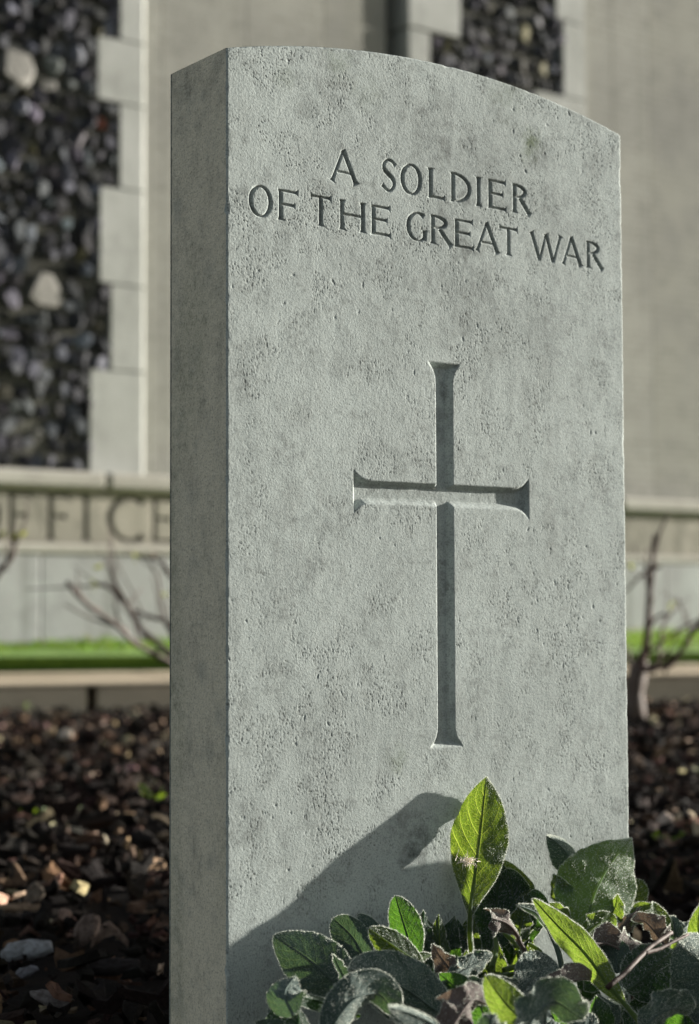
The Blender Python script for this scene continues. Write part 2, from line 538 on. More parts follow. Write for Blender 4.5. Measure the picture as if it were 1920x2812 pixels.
    def strip(edge, back, nd, nrm, seed, flip, gr):
        """surface from a border row of the front face to the back edge"""
        nonlocal off
        t = np.concatenate([[0, .006, .014, .024], np.linspace(.034, 1, nd)])
        S = edge[:, None, :] * (1 - t)[None, :, None] + back[:, None, :] * t[None, :, None]
        u = np.cumsum(np.linalg.norm(np.diff(edge, axis=0, prepend=edge[:1]), axis=1))[:, None] + 0 * S[..., 0]
        v = S[..., 1]
        nn = .00016 * vnoise(u * 900, v * 500, seed) + .00022 * vnoise(u * 240, v * 240, seed + 1) + .0003 * sstep(.3, .8, vnoise(u * 380, v * 380, seed + 2))
        rnd = np.clip(1 - (np.maximum(v - edge[:, None, 1], 0)) / .0018, 0, 1)
        bk = np.clip(1 - (TST - v) / .003, 0, 1)
        disp = -nn * (1 - rnd) - .0013 * rnd ** 2 * 0 - .002 * bk ** 2
        S = S + disp[..., None] * np.array(nrm)[..., None, :]
        fc = gridfaces(S.shape[0], S.shape[1], off)
        V.append(S.reshape(-1, 3)); Fs.append(fc if flip else fc[:, ::-1])
        g, a = gr(u, v)
        G.append(g.ravel()); A.append(a.ravel()); Pp.append(np.zeros(g.size))
        off += S.shape[0] * S.shape[1]
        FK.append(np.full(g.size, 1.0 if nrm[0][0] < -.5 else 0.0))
    Yg = Vf.reshape(nx, nzz, 3)
    le = Yg[0]; ri = Yg[-1]; to = Yg[:, -1]

    def side_gr(u, v):
        zz = u + zs[0]
        g = .22 * sstep(.0, .8, vnoise(u * 25, v * 60, 41) + .6 * vnoise(u * 140, v * 300, 42)) + .35 * sstep(.70, .77, zz) * sstep(-.3, .5, vnoise(u * 60, v * 60, 43)) \
            + .2 * sstep(.6, .9, vnoise(u * 9, v * 110, 44)) * (v < .05)
        a = .22 * sstep(.1, .8, vnoise(u * 6, v * 22, 45) + .2)
        return np.clip(g, 0, .8), np.clip(a, 0, .5)
    bl = le.copy(); bl[:, 1] = TST
    strip(le, bl, 90, np.array([[-1, 0, 0.]]), 50, True, side_gr)
    br = ri.copy(); br[:, 1] = TST
    strip(ri, br, 30, np.array([[1., 0, 0]]), 60, False, side_gr)
    bt = to.copy(); bt[:, 1] = TST
    tn_ = np.stack([(xs - WST / 2) / RAD, 0 * xs, np.sqrt(1 - ((xs - WST / 2) / RAD) ** 2)], 1)
    strip(to, bt, 40, tn_, 70, False, lambda u, v: (.3 + .4 * sstep(-.2, .5, vnoise(u * 60, v * 60, 71)), .25 * sstep(0, .5, vnoise(u * 30, v * 30, 72))))
    # back
    xb_ = np.linspace(0, WST, 60)[:, None]; k = np.linspace(0, 1, 40)[None, :]
    Zb = -.02 + (arc(xb_) + .02) * k
    Vb = np.stack([xb_ + 0 * k, TST - .0005 + 0 * Zb, Zb], -1).reshape(-1, 3)
    V.append(Vb); Fs.append(gridfaces(60, 40, off)); off += len(Vb)
    for L in (G, A, Pp, FK): L.append(np.zeros(len(Vb)))
    o = mesh_obj('headstone', np.concatenate(V), np.concatenate(Fs), M_STONE, smooth=True,
                 attrs=dict(grime_and_recess=np.concatenate(G), algae=np.concatenate(A), pit=np.concatenate(Pp), flank_light=np.concatenate(FK)))
    return tag(o, 'pale grey limestone headstone carved with a cross and A SOLDIER OF THE GREAT WAR', 'headstone')


build_headstone()

# ------------------------------------------------------------------ memorial wall
YW = 5.82
BX = lambda px, py, Y=YW: onY(px, py, Y)[0]
BZ = lambda px, py, Y=YW: onY(px, py, Y)[2]


def wall_mat(name, a, b, seed, streak=0.0, names=False):
    t = NT(name)
    g = t.n('ShaderNodeTexCoord'); mp = t.n('ShaderNodeMapping')
    mp.inputs['Location'].default_value = (seed * 3.1, seed, seed * 1.7); t.l(g.outputs['Object'], mp.inputs[0]); p = mp.outputs[0]
    n1 = t.noise(p, 1.7, 5, .6); n2 = t.noise(p, 9, 5, .65); n3 = t.noise(p, 60, 4, .6)
    c = t.mix(t.ramp(n1, .35, .65), a, b)
    c = t.mix(t.ramp(n2, .5, .75, 0, .4), c, tuple(x * .6 for x in b))
    c = t.mix(t.ramp(n3, .5, .8, 0, .3), c, tuple(x * .5 for x in b))
    mp2 = t.n('ShaderNodeMapping'); mp2.inputs['Scale'].default_value = (9, 9, .5); t.l(g.outputs['Object'], mp2.inputs[0])
    c = t.mix(t.ramp(t.noise(mp2.outputs[0], 1, 3), .5, .75, 0, streak), c, (.08, .085, .06))
    if names:   # rows of small engraved names, unreadable at this distance
        sp = t.n('ShaderNodeSeparateXYZ'); t.l(g.outputs['Object'], sp.inputs[0])
        row = t.math('PINGPONG', t.math('MULTIPLY', sp.outputs[2], 26), .5)
        mp3 = t.n('ShaderNodeMapping'); mp3.inputs['Scale'].default_value = (55, 1, 26); t.l(g.outputs['Object'], mp3.inputs[0])
        ch = t.noise(mp3.outputs[0], 1, 1)
        mp4 = t.n('ShaderNodeMapping'); mp4.inputs['Scale'].default_value = (2.2, 1, 9); t.l(g.outputs['Object'], mp4.inputs[0])
        wd = t.noise(mp4.outputs[0], 1, 2)
        f = t.math('MULTIPLY', t.math('MULTIPLY', t.ramp(row, .2, .3), t.ramp(ch, .45, .55)), t.ramp(wd, .4, .55, .05, .35))
        c = t.mix(f, c, (.13, .13, .11))
    c = t.mix(t.attr('ink'), c, (.045, .047, .038))
    return t.done(t.bsdf(c, .95, t.bump(n3, .004, .6), .1))


M_WALL = wall_mat('wall_stone_cool', (.44, .45, .42), (.36, .37, .34), 1, .12)
M_BAND = wall_mat('wall_stone_warm', (.345, .325, .27), (.25, .24, .20), 2, .35)
M_LEDGE = wall_mat('wall_ledge_stone', (.43, .42, .37), (.36, .345, .30), 3, .1)
M_BASE = wall_mat('wall_base_stone', (.42, .44, .425), (.34, .345, .335), 4, .42)
M_NAMES = wall_mat('wall_name_panel_stone', (.285, .285, .245), (.235, .235, .21), 5, .10, True)
M_NAMES2 = wall_mat('wall_name_panel_light', (.325, .325, .285), (.27, .27, .24), 11, .16, True)
M_MORTAR = wall_mat('flint_mortar', (.10, .10, .082), (.05, .05, .042), 6)

t = NT('knapped_flint')
c = t.attr('Col', 'Color')
n = t.noise(t.pos(), 45, 4, .6)
c = t.mix(t.ramp(n, .55, .7, 0, .35), c, (.10, .10, .09))
M_FLINT = t.done(t.bsdf(c, .8, t.bump(t.noise(t.pos(), 30, 3), .008, .7), .2))

WALL = empty('memorial_wall', (4.4, YW, GZ), 'long stone memorial wall with flint panels and engraved lettering band', 'wall')
XL, XR, ZTOP = 1.2, 11.5, 4.7
zl_top, zl_bot = BZ(0, 1289), BZ(0, 1341)
zb_bot, zs_bot = BZ(0, 1493), BZ(0, 1522)
# core
w = MB(); w.box((XL, YW + .30, -.1), (XR, YW + .9, ZTOP)); w.build('wall_core', M_WALL, WALL)
# base blocks
for j, (x0, x1) in enumerate(zip([XL] + [BX(85, 1600) + k * .86 for k in range(-1, 9)], [BX(85, 1600) + k * .86 for k in range(-1, 9)] + [XR])):
    if x1 - x0 < .1: continue
    w = MB(); w.box((x0 + .004, YW - .10 + rng.normal(0, .003), -.1), (x1 - .004, YW + .2995, zs_bot), .006)
    w.build('base_block', M_BASE, WALL)
w = MB(); w.box((XL, YW - .11, zs_bot + .0), (XR, YW + .299, zb_bot), .01); w.build('string_course', M_LEDGE, WALL)
for j, k in enumerate(range(-2, 9)):
    x0 = BX(262, 1310) + k * 1.05
    w = MB(); w.box((x0 + .004, YW - .12, zl_bot), (x0 + 1.046, YW + .2992, zl_top), .018); w.build('ledge', M_LEDGE, WALL)
# lettering band as a relief
dx = .006
bx = np.arange(XL, 8.6, dx); bz = np.arange(zb_bot, zl_bot + dx * .5, dx)
X, Z = np.meshgrid(bx, bz, indexing='ij')
dep = np.zeros_like(X)
lh = (zl_bot - zb_bot) * .86; lb = zb_bot + (zl_bot - zb_bot) * .06
lx = [BX(v, 1420) for v in (10, 117, 232, 330, 403)]; so_ = .15 * lh
sp_ = (lx[4] - lx[0]) / 4
word = [('F', lx[0] - so_), ('F', lx[1] - so_), ('I', lx[2] - .07), ('C', BX(272, 1420)), ('E', lx[4] - so_)]
xc = BX(388, 1420) + sp_ * 1.02
for ch in 'RS AND MEN OF':
    if ch != ' ': word.append((ch, xc))
    xc += sp_ * {'I': .6, 'M': 1.2, ' ': .7}.get(ch, 1.03)
word.append(('O', lx[0] - so_ - sp_ * 1.3))
items = []
for ch, x0 in word:
    wd = {'I': .14, 'C': .36, 'F': .22, 'E': .24, 'O': .36, 'M': .36}.get(ch, .28) * (lh / .36)
    items.append((ch, x0, x0 + wd, lb, lh))
TK, TN = .125, .085
carve(X, Z, items, dep, .014)
Y = YW - .07 + dep + .002 * vnoise(X * 9, Z * 9, 81)
mesh_obj('inscription_band', np.stack([X, Y, Z], -1).reshape(-1, 3), gridfaces(*X.shape)[:, ::-1], M_BAND, WALL, attrs=dict(ink=(np.clip(dep / .006, 0, 1) * .9).ravel()))
w = MB(); w.box((XL, YW + .1, zb_bot), (XR, YW + .298, zl_bot)); w.build('band_backing', M_BAND, WALL)


def quoins(cuts, arris_px, ys, side, Yq, name='quoin'):
    pass


def flints(rects, name, Yf, big=()):
    """rects: list of (x0,x1,z0,z1) that butt together; one mesh of knapped flints in mortar"""
    b = MB()
    ico = []
    ph = (1 + 5 ** .5) / 2
    for s1 in (-1, 1):
        for s2 in (-1, 1):
            ico += [(0, s1, s2 * ph), (s1, s2 * ph, 0), (s2 * ph, 0, s1)]
    base = bpy.data.meshes.new('tmp')
    import bmesh
    bm = bmesh.new(); bmesh.ops.create_icosphere(bm, subdivisions=2, radius=1)
    SV = np.array([v.co for v in bm.verts]); SF = np.array([[v.index for v in f.verts] for f in bm.faces]); bm.free()
    pts = []
    for (x0, x1, z0, z1) in rects:
        nx_ = max(1, int((x1 - x0) / .066)); nz_ = max(1, int((z1 - z0) / .07))
        for i in range(nx_):
            for j in range(nz_):
                x = x0 + (i + .5 + (.25 if j % 2 else -.25)) * (x1 - x0) / nx_ + rng.normal(0, .007)
                z = z0 + (j + .5) * (z1 - z0) / nz_ + rng.normal(0, .008)
                x = min(max(x, x0 + .02), x1 - .02); z = min(max(z, z0 + .02), z1 - .02)
                if any((x - X_) ** 2 / (r + .02) ** 2 + (z - Z_) ** 2 / (r * .8 + .02) ** 2 < 1 for X_, Z_, r in big): continue
                pts.append((x, z, rng.uniform(.024, .046), rng.uniform(.9, 1.5), None))
    for X_, Z_, r in big:
        pts.append((X_, Z_, r, .95, (.20, .195, .175)))
    for x, z, r, asp, colr in pts:
        V = SV * (1 + .16 * np.sin(SV @ rng.normal(0, 2.2, 3) + rng.uniform(0, 6)))[:, None]
        cutn = rng.normal(0, .35, 3) + [0, -1, 0]; cutn /= np.linalg.norm(cutn)
        dd = V @ cutn; lim = rng.uniform(.12, .42)
        V = V - np.clip(dd - lim, 0, None)[:, None] * cutn * .9
        for _ in range(4):
            cn = rng.normal(0, 1, 3) * [1, .25, 1]; cn /= np.linalg.norm(cn); dd = V @ cn
            V = V - np.clip(dd - rng.uniform(.45, .85), 0, None)[:, None] * cn
        V = V * ([1, .75, asp] if colr is None else [1.25 * rng.uniform(.9, 1.1), .30, asp])
        a = rng.normal(0, .5); ca, sa = math.cos(a), math.sin(a)
        V = np.stack([V[:, 0] * ca - V[:, 2] * sa, V[:, 1], V[:, 0] * sa + V[:, 2] * ca], 1) * r
        if colr is None:
            q = rng.random()
            g_ = rng.uniform(.010, .03) if q < .5 else rng.uniform(.035, .09) if q < .86 else rng.uniform(.09, .15)
            colr = np.array([g_ * .93, g_ * .98, g_ * 1.14]) * (1 + rng.normal(0, .05, 3))
            if rng.random() < .05: colr = np.array([g_ * 1.5, g_ * 1.4, g_ * .8])
            if rng.random() < .004: colr = np.array([.22, .07, .045])
        b.add(V + [x, Yf, z], SF, colr)
    o = b.build(name, M_FLINT, WALL, usecol=True)
    m2 = MB()
    for (x0, x1, z0, z1) in rects:
        m2.box((x0, Yf + .008, z0), (x1, YW + .2985, z1))
    m2.build('flint_mortar', M_MORTAR, o)
    return o


# left pilaster: courses (px y at x~330), left edge of each quoin, right arris at 400
ys = [-260, 108, 283, 517, 782, 1018, 1289]
le_ = [268, 329, 268, 329, 275, 306, 250]
zc_ = [BZ(330, y) for y in [-420, -160] + ys[1:]]
zc_[-1] = zl_top
le_ = [268] + [329, 268, 329, 275, 306, 250]
XA = BX(402, 700)
ch = .017
rects = []
zz_ = zc_
for k in range(len(zz_) - 1):
    z1, z0 = zz_[k], zz_[k + 1]
    xl_ = BX(le_[k], (ys[min(k, 6)] + 100 if k else 0)) if False else BX(le_[k], 600)
    w = MB()
    # block with a chamfered right arris
    P = [(xl_ + .003, YW + .2988), (xl_ + .003, YW - .0), (XA - ch, YW - .0), (XA, YW + ch), (XA, YW + .2988)]
    n_ = len(P)
    V = [(x, y, z0 + .004) for x, y in P] + [(x, y, z1 - .004) for x, y in P]
    Fq = [[i, (i + 1) % n_, n_ + (i + 1) % n_, n_ + i] for i in range(n_)]
    w.add(V, [np.array(Fq), np.array([list(range(n_))[::-1], list(range(n_, 2 * n_))])])
    w.build('quoin', M_WALL, WALL)
    rects.append((XL, xl_, z0, z1))
rects.append((XL, BX(300, 600), zz_[0], ZTOP))
bigs = [(BX(50, 180), BZ(50, 180), .105), (BX(130, 790), BZ(130, 790), .105), (BX(140, 235), BZ(140, 235), .034), (BX(104, 1195), BZ(104, 1195), .036)]
flints(rects, 'flint_panel', YW + .012, bigs)
w = MB(); w.box((BX(300, 600), YW + .001, zz_[0]), (XA, YW + .2987, ZTOP)); w.build('quoin', M_WALL, WALL)

# name panels between the pilasters
XS0, XS1 = BX(1076, 60, YW), BX(1123, 60, YW)
YP = YW + .035
xp = [XA, XA + .10, BX(690, 60), BX(903, 60), XS0]
for a, b_, dy in zip(xp[:-1], xp[1:], (.0, .003, .006, .009)):
    zs_ = [zl_top, ZTOP]
    for z0, z1 in zip(zs_[:-1], zs_[1:]):
        w = MB(); w.box((a + .002, YP + dy, z0 + .0015), (b_ - .002, YW + .2985, z1 - .0015), .004); w.build('name_panel', M_NAMES2 if a < xp[2] + .1 else M_NAMES, WALL)
# right pilaster
XB0, XB1 = XS1, BX(1612, 150)
xq0, xq1 = BX(1267, 60), BX(1183, 150)
zq = BZ(1200, 92); zq2 = BZ(1540, 262); step = .40
rects = []
zcur = ZTOP; zs2 = [ZTOP, zq + .45, zq, zq - .36, zq - .74, zq - 1.1, zq - 1.5, zl_top]
zR = [ZTOP, zq2 + .42, zq2, zq2 - .4, zq2 - .8, zq2 - 1.2, zq2 - 1.6, zl_top]
L_ = [xq1, xq0, xq1, xq0, xq1, xq0, xq1]
R_ = [BX(1530, 150), BX(1548, 150), BX(1470, 300), BX(1548, 150), BX(1470, 300), BX(1548, 150), BX(1470, 300)]
for k in range(7):
    w = MB(); w.box((XB0, YW - .0, zs2[k + 1] + .004), (L_[k] - .002, YW + .2984, zs2[k] - .004), .006); w.build('quoin', M_WALL, WALL)
    w = MB()
    P = [(R_[k] + .003, YW + .2988), (R_[k] + .003, YW), (XB1 - ch, YW), (XB1, YW + ch), (XB1, YW + .2988)]
    V = [(x, y, zR[k + 1] + .004) for x, y in P] + [(x, y, zR[k] - .004) for x, y in P]
    w.add(V, [np.array(Fq), np.array([list(range(n_))[::-1], list(range(n_, 2 * n_))])])
    w.build('quoin', M_WALL, WALL)
allz = sorted(set(zs2 + zR), reverse=True)
for z1, z0 in zip(allz[:-1], allz[1:]):
    zm = (z0 + z1) / 2
    a = L_[max(i for i in range(7) if zs2[i] >= zm)]; b_ = R_[max(i for i in range(7) if zR[i] >= zm)]
    rects.append((a, b_, z0, z1))
flints(rects, 'flint_panel', YW + .012)
xs_ = [XB1, BX(1700, 600), BX(1805, 600), BX(1805, 600) + .62, BX(1805, 600) + 1.3, BX(1805, 600) + 2.2, XR]
for j, (a, b_) in enumerate(zip(xs_[:-1], xs_[1:])):
    zs_ = [zl_top, ZTOP]
    for z0, z1 in zip(zs_[:-1], zs_[1:]):
        w = MB(); w.box((a + .002, YP + (0, .006, .012)[j % 3], z0 + .0015), (b_ - .002, YW + .2983, z1 - .0015), .004); w.build('name_panel', M_NAMES2 if j in (0, 1, 3) else M_NAMES, WALL)

# ------------------------------------------------------------------ ground, kerb path, grass
t = NT('dark_soil')
p = t.pos()
n1 = t.noise(p, 14, 6, .7); n2 = t.noise(p, 120, 5, .7)
c = t.mix(t.ramp(n1, .4, .6), (.008, .006, .005), (.016, .011, .008))
M_SOIL = t.done(t.bsdf(c, .95, t.bump(n2, .01, 1), .1))
gx = np.concatenate([[-120, -60, -20], np.arange(-4, 8.01, .05), [20, 60, 120]])
gy = np.concatenate([[-120, -60, -20, -8], np.arange(-2.5, 4.6, .05), [5.0, 5.6, 8, 20, 60, 120]])
X, Y = np.meshgrid(gx, gy, indexing='ij')
near = np.exp(-((X - 1) ** 2 + (Y - 1.5) ** 2) / 30)
Z = GZ - .012 - .022 * sstep(2.6, 4.0, Y + .3 * X) + near * (.012 * vnoise(X * 3, Y * 3, 90) + .008 * vnoise(X * 11, Y * 11, 91))
tag(mesh_obj('ground', np.stack([X, Y, Z], -1).reshape(-1, 3), gridfaces(*X.shape), M_SOIL, smooth=True), kind='structure')

# kerb path: two world points on its front top edge and its depth
A = onD(0, 1879, 5.70); B = onD(1920, 1850, 6.55)
u = (B - A) / np.linalg.norm(B - A); v = np.array([-u[1], u[0], 0]); v /= np.linalg.norm(v)
M_KERB = wall_mat('kerb_stone', (.56, .47, .34), (.47, .39, .275), 8, .0)


def frame_obj(o, org):
    pass


def slab(b, s0, s1, d0, d1, z0, z1, bev=.006):
    """box in the kerb's own frame"""
    q = MB(); q.box((s0, d0, z0), (s1, d1, z1), bev)
    P = np.concatenate(q.V)
    W3 = A + P[:, :1] * u + P[:, 1:2] * v; W3[:, 2] = P[:, 2] + P[:, 0] * u[2] + A[2] - .119
    b.add(W3, [np.concatenate(x) for x in q.Fq.values()])


kb = MB()
sj = -1.6
gap_s = None
lens = [1.6 + .0, .9, .9, .9, .9, .9, .9, .9]
pts_s = [-1.9, -1.0]
# a joint gap where the photo shows it (px 250)
g0 = onD(262, 1900, 5.76); s_g = float((g0 - A) @ u)
edges = [s_g - 1.75, s_g - .88, s_g] + [s_g + .88 * k for k in range(1, 6)]
for a, b_ in zip(edges[:-1], edges[1:]):
    slab(kb, a + .018, b_ - .018, .006, .16, -.02, .1058)
kb2 = MB()
for a, b_ in zip(edges[:-1], edges[1:]):
    slab(kb2, a + .3 + .002, b_ + .3 - .002, 0, .42, .106, .119, .005)
    slab(kb2, a + .3 + .002, b_ + .3 - .002, .424, .84, .09, .128, .007)
KB = kb.build('kerb_riser', M_KERB); tag(KB, kind='structure')
KB2 = kb2.build('kerb_path', M_KERB); tag(KB2, kind='structure')

# lawn strip
t = NT('lawn_soil'); M_LAWN = t.done(t.bsdf(t.mix(t.ramp(t.noise(t.pos(), 40, 4, .7), .35, .65), (.10, .20, .03), (.20, .34, .05)), .95))
P0 = A + v * .845 - u * 2.2; P1 = A + v * .845 + u * 5.5
zL = .150
ring = [P0, P1, np.array([P1[0] + .6, YW - .1005, 0]), np.array([P0[0] - .3, YW - .1005, 0])]
ring = [np.array([q[0], q[1], z]) for q, z in zip(ring, (zL - .015, zL + .012, .215, .215))]
mesh_obj('lawn_base', np.array(ring + [q * [1, 1, 0] for q in ring]), [np.array([[0, 1, 2, 3], [0, 4, 5, 1], [2, 6, 7, 3], [1, 5, 6, 2], [3, 7, 4, 0]])], M_LAWN)
tag(bpy.data.objects['lawn_base'], kind='structure')
t = NT('grass_blade')
cc = t.attr('Col', 'Color')
d_ = t.bsdf(cc, .5, None, .3)
tr = t.n('ShaderNodeBsdfTranslucent'); t.l(t.mix(1.0, cc, (1.0, 1.0, .5), 'MULTIPLY'), tr.inputs[0])
mx = t.n('ShaderNodeMixShader'); mx.inputs[0].default_value = .5; t.l(d_, mx.inputs[1]); t.l(tr.outputs[0], mx.inputs[2])
M_GRASS = t.done(mx.outputs[0])
N = 34000
r1, r2 = rng.random(N), rng.random(N)
r2 = r2 ** 1.0
Pa = ring[0] + (ring[1] - ring[0]) * r1[:, None]; Pb = ring[3] + (ring[2] - ring[3]) * r1[:, None]
base = Pa + (Pb - Pa) * r2[:, None]
hgt = rng.uniform(.018, .045, N) * (1 + .7 * vnoise(base[:, 0] * 4.5, base[:, 1] * 2.5, 95)); th = rng.uniform(0, 2 * math.pi, N)
wd = rng.uniform(.0022, .0042, N)
sd_ = np.stack([np.cos(th), np.sin(th), 0 * th], 1)
ln = np.stack([rng.normal(0, .5, N), rng.normal(0, .5, N), np.ones(N)], 1) * hgt[:, None]
V = np.stack([base - sd_ * wd[:, None], base + sd_ * wd[:, None], base + ln * .6 + sd_ * wd[:, None] * .8, base + ln * .6 - sd_ * wd[:, None] * .8,
              base + ln * [1.25, 1.25, .95]], 1).reshape(-1, 3)
i = np.arange(N)[:, None] * 5
hgt *= np.clip(r2 * 14 + .08, 0, 1)
gc = np.array([.15, .255, .05]) * rng.uniform(.7, 1.25, (N, 1)) * (1 + rng.normal(0, .08, (N, 3)))
gc = gc * (1 + .35 * vnoise(base[:, 0] * 3, base[:, 1] * 5, 96))[:, None]
gc = np.where(rng.random((N, 1)) < .05, np.array([.3, .27, .1]), gc)
tag(mesh_obj('grass', V, [i + [0, 1, 2, 3], i + [3, 2, 4]], M_GRASS, col=np.repeat(np.clip(gc, 0, 1), 5, 0)), 'short bright green grass strip between kerb and wall', 'grass', kind='stuff')

# ------------------------------------------------------------------ bark mulch
t = NT('bark_mulch')
cc = t.attr('Col', 'Color')
mp = t.pos(1, 1, 1)
n = t.noise(mp, 160, 5, .7); n0 = t.noise(mp, 55, 3, .6)
cc2 = t.mix(t.ramp(n, .4, .65, 0, .6), cc, t.mix(1.0, cc, (.35, .3, .28), 'MULTIPLY'))
M_BARK = t.done(t.bsdf(cc2, .85, t.bump(t.math('ADD', n, n0), .004, 1.0), .12))


def chips(n, region, smin, smax, zlift, cols):
    """irregular bark flakes; region(k)->xy points"""
    xy = region(n)
    k = 7
    Ls = rng.uniform(0, 1, n) ** 1.8 * (smax - smin) + smin
    Wd = Ls * rng.uniform(.14, .62, n); Th = np.minimum(Ls * rng.uniform(.08, .3, n), .012)
    ang = (np.arange(k) / k * 2 * math.pi)[None, :] + rng.normal(0, .22, (n, k))
    rad = rng.uniform(.6, 1.05, (n, k))
    x = np.cos(ang) * rad * Ls[:, None] / 2; y = np.sin(ang) * rad * Wd[:, None] / 2
    bend = rng.normal(0, 1.2, n)[:, None] * x * x / Ls[:, None]
    tp = np.stack([x * .88 + rng.normal(0, .04, (n, k)) * Ls[:, None], y * .85, bend + Th[:, None] / 2 * rng.uniform(.5, 1.2, (n, k))], -1)
    bt = np.stack([x, y, bend - Th[:, None] / 2], -1)
    ct = np.stack([0 * Ls, 0 * Ls, Th * rng.uniform(.2, .9, n)], -1)[:, None]
    Vv = np.concatenate([tp, bt, ct], 1)
    yaw = rng.uniform(0, 2 * math.pi, n); tl = rng.normal(0, .30, n); rl = rng.normal(0, .34, n)
    ca, sa = np.cos(tl), np.sin(tl); Vv = np.stack([Vv[..., 0] * ca[:, None] + Vv[..., 2] * sa[:, None], Vv[..., 1], -Vv[..., 0] * sa[:, None] + Vv[..., 2] * ca[:, None]], -1)
    ca, sa = np.cos(rl), np.sin(rl); Vv = np.stack([Vv[..., 0], Vv[..., 1] * ca[:, None] - Vv[..., 2] * sa[:, None], Vv[..., 1] * sa[:, None] + Vv[..., 2] * ca[:, None]], -1)
    ca, sa = np.cos(yaw), np.sin(yaw); Vv = np.stack([Vv[..., 0] * ca[:, None] - Vv[..., 1] * sa[:, None], Vv[..., 0] * sa[:, None] + Vv[..., 1] * ca[:, None], Vv[..., 2]], -1)
    zz = GZ - .006 - .022 * sstep(2.6, 4.0, xy[:, 1] + .3 * xy[:, 0]) + zlift * rng.random(n) + Ls * .10
    Vv = Vv + np.stack([xy[:, 0], xy[:, 1], zz], -1)[:, None]
    j = np.arange(k); j1 = (j + 1) % k
    fq = np.stack([j, k + j, k + j1, j1], 1); ft = np.stack([j, j1, 0 * j + 2 * k], 1)
    o = np.arange(n)[:, None, None] * (2 * k + 1)
    fb = (k + j[::-1])[None]
    return Vv.reshape(-1, 3), [(o + fq).reshape(-1, 4), (o + ft).reshape(-1, 3), (np.arange(n)[:, None] * (2 * k + 1) + fb)], np.repeat(cols(n), 2 * k + 1, 0)


def bark_cols(n):
    q = rng.random((n, 1))
    c = np.where(q < .52, [.011, .008, .006], np.where(q < .78, [.036, .022, .016], np.where(q < .92, [.115, .072, .046], [.42, .32, .22])))  # palest chip colour put in as bright glints
    return np.clip(c * rng.uniform(.6, 1.45, (n, 1)) * (1 + rng.normal(0, .08, (n, 3))), 0, 1)


def wedge(n):
    """visible ground between the camera and the kerb"""
    D = np.sqrt(rng.uniform(1.25 ** 2, 6.2 ** 2, n * 2)); a = rng.uniform(-.25, .25, n * 2)
    P = CAM[:2] + D[:, None] * (RM[2][:2] / np.linalg.norm(RM[2][:2]) + a[:, None] * RM[0][:2])
    ok = ((P - A[:2]) @ v[:2] < -.0) & ~((P[:, 0] > -.02) & (P[:, 0] < WST + .02) & (P[:, 1] > -.03) & (P[:, 1] < TST + .02))
    return P[ok][:n]


Vs, Fs, Cs, off = [], {}, [], 0
for n, a, b_, zl in ((11000, .006, .024, .010), (8500, .014, .048, .022), (1100, .045, .085, .024)):
    nn = len(wedge(10)) and n
    reg = wedge
    pts = wedge(n); n2_ = len(pts)
    Vc, Fc, Cc = chips(n2_, lambda k, P=pts: P, a, b_, zl, bark_cols)
    for f in Fc: Fs.setdefault(f.shape[1], []).append(f + off)
    Vs.append(Vc); Cs.append(Cc); off += len(Vc)
tag(mesh_obj('bark_mulch', np.concatenate(Vs), [np.concatenate(f) for f in Fs.values()], M_BARK, col=np.concatenate(Cs)),
    'dark bark mulch covering the flower bed', 'mulch', kind='stuff')

# single bark pieces and pebbles one can point to
singles = [
    (70, 2610, .050, .020, (.34, .35, .36), 'bark_piece', 'pale grey cracked bark piece lying at the lower left', 0.2),
    (235, 2570, .034, .022, (.16, .12, .10), 'bark_piece', 'upright brown bark chunk right of the pale cracked bark piece', 1.1),
    (70, 2660, .024, .010, (.25, .25, .27), 'bark_piece', 'small grey chip just below the pale cracked bark piece', .5),
    (140, 2740, .034, .012, (.2, .18, .17), 'bark_piece', 'grey flaky chip near the bottom left edge of the photo', -.4),
    (300, 2650, .060, .016, (.045, .038, .036), 'bark_piece', 'dark flat bark slab beside the foot of the headstone', .1),
    (92, 2470, .035, .02, (.16, .13, .10), 'bark_piece', 'squarish brown bark piece standing above the shadow edge', 1.4),
    (180, 2018, .036, .026, (.66, .58, .48), 'bark_piece', 'brightest cream chip in the far left mulch', .2),
    (138, 2006, .028, .02, (.50, .38, .24), 'bark_piece', 'tan chip touching the brightest cream chip on its left', .4),
    (102, 2128, .034, .022, (.62, .50, .38), 'bark_piece', 'cream rounded chip with a dark centre, left of the stone', .1),
    (428, 2045, .030, .018, (.60, .50, .38), 'bark_piece', 'cream chip close to the left edge of the headstone', .3),
    (300, 2020, .032, .016, (.38, .22, .14), 'bark_piece', 'orange brown chip between the two cream chips', -.8),
    (50, 2480, .060, .010, (.34, .24, .16), 'bark_piece', 'long pale splinter lying at the left edge of the photo', .05),
    (150, 2430, .032, .012, (.42, .24, .17), 'bark_piece', 'pinkish brown splinter pointing up to the right', 1.0),
    (280, 2300, .018, .014, (.62, .55, .40), 'pebble', 'small pale yellow pebble among the left mulch', .0),
    (1882, 2258, .030, .024, (.66, .56, .40), 'pebble', 'largest cream pebble in the mulch right of the headstone', .2),
    (1828, 2262, .022, .022, (.60, .50, .42), 'pebble', 'pinkish pebble just left of the largest cream pebble', .1),
    (1756, 2210, .020, .015, (.5, .52, .5), 'pebble', 'bluish white pebble beside the right edge of the headstone', .0),
    (1875, 1960, .042, .020, (.55, .42, .32), 'bark_piece', 'long pinkish cream chip in the far right mulch', .0),
    (1857, 2042, .022, .018, (.52, .43, .33), 'pebble', 'beige pebble below the long pinkish chip at the right', .0),
]
SH = []
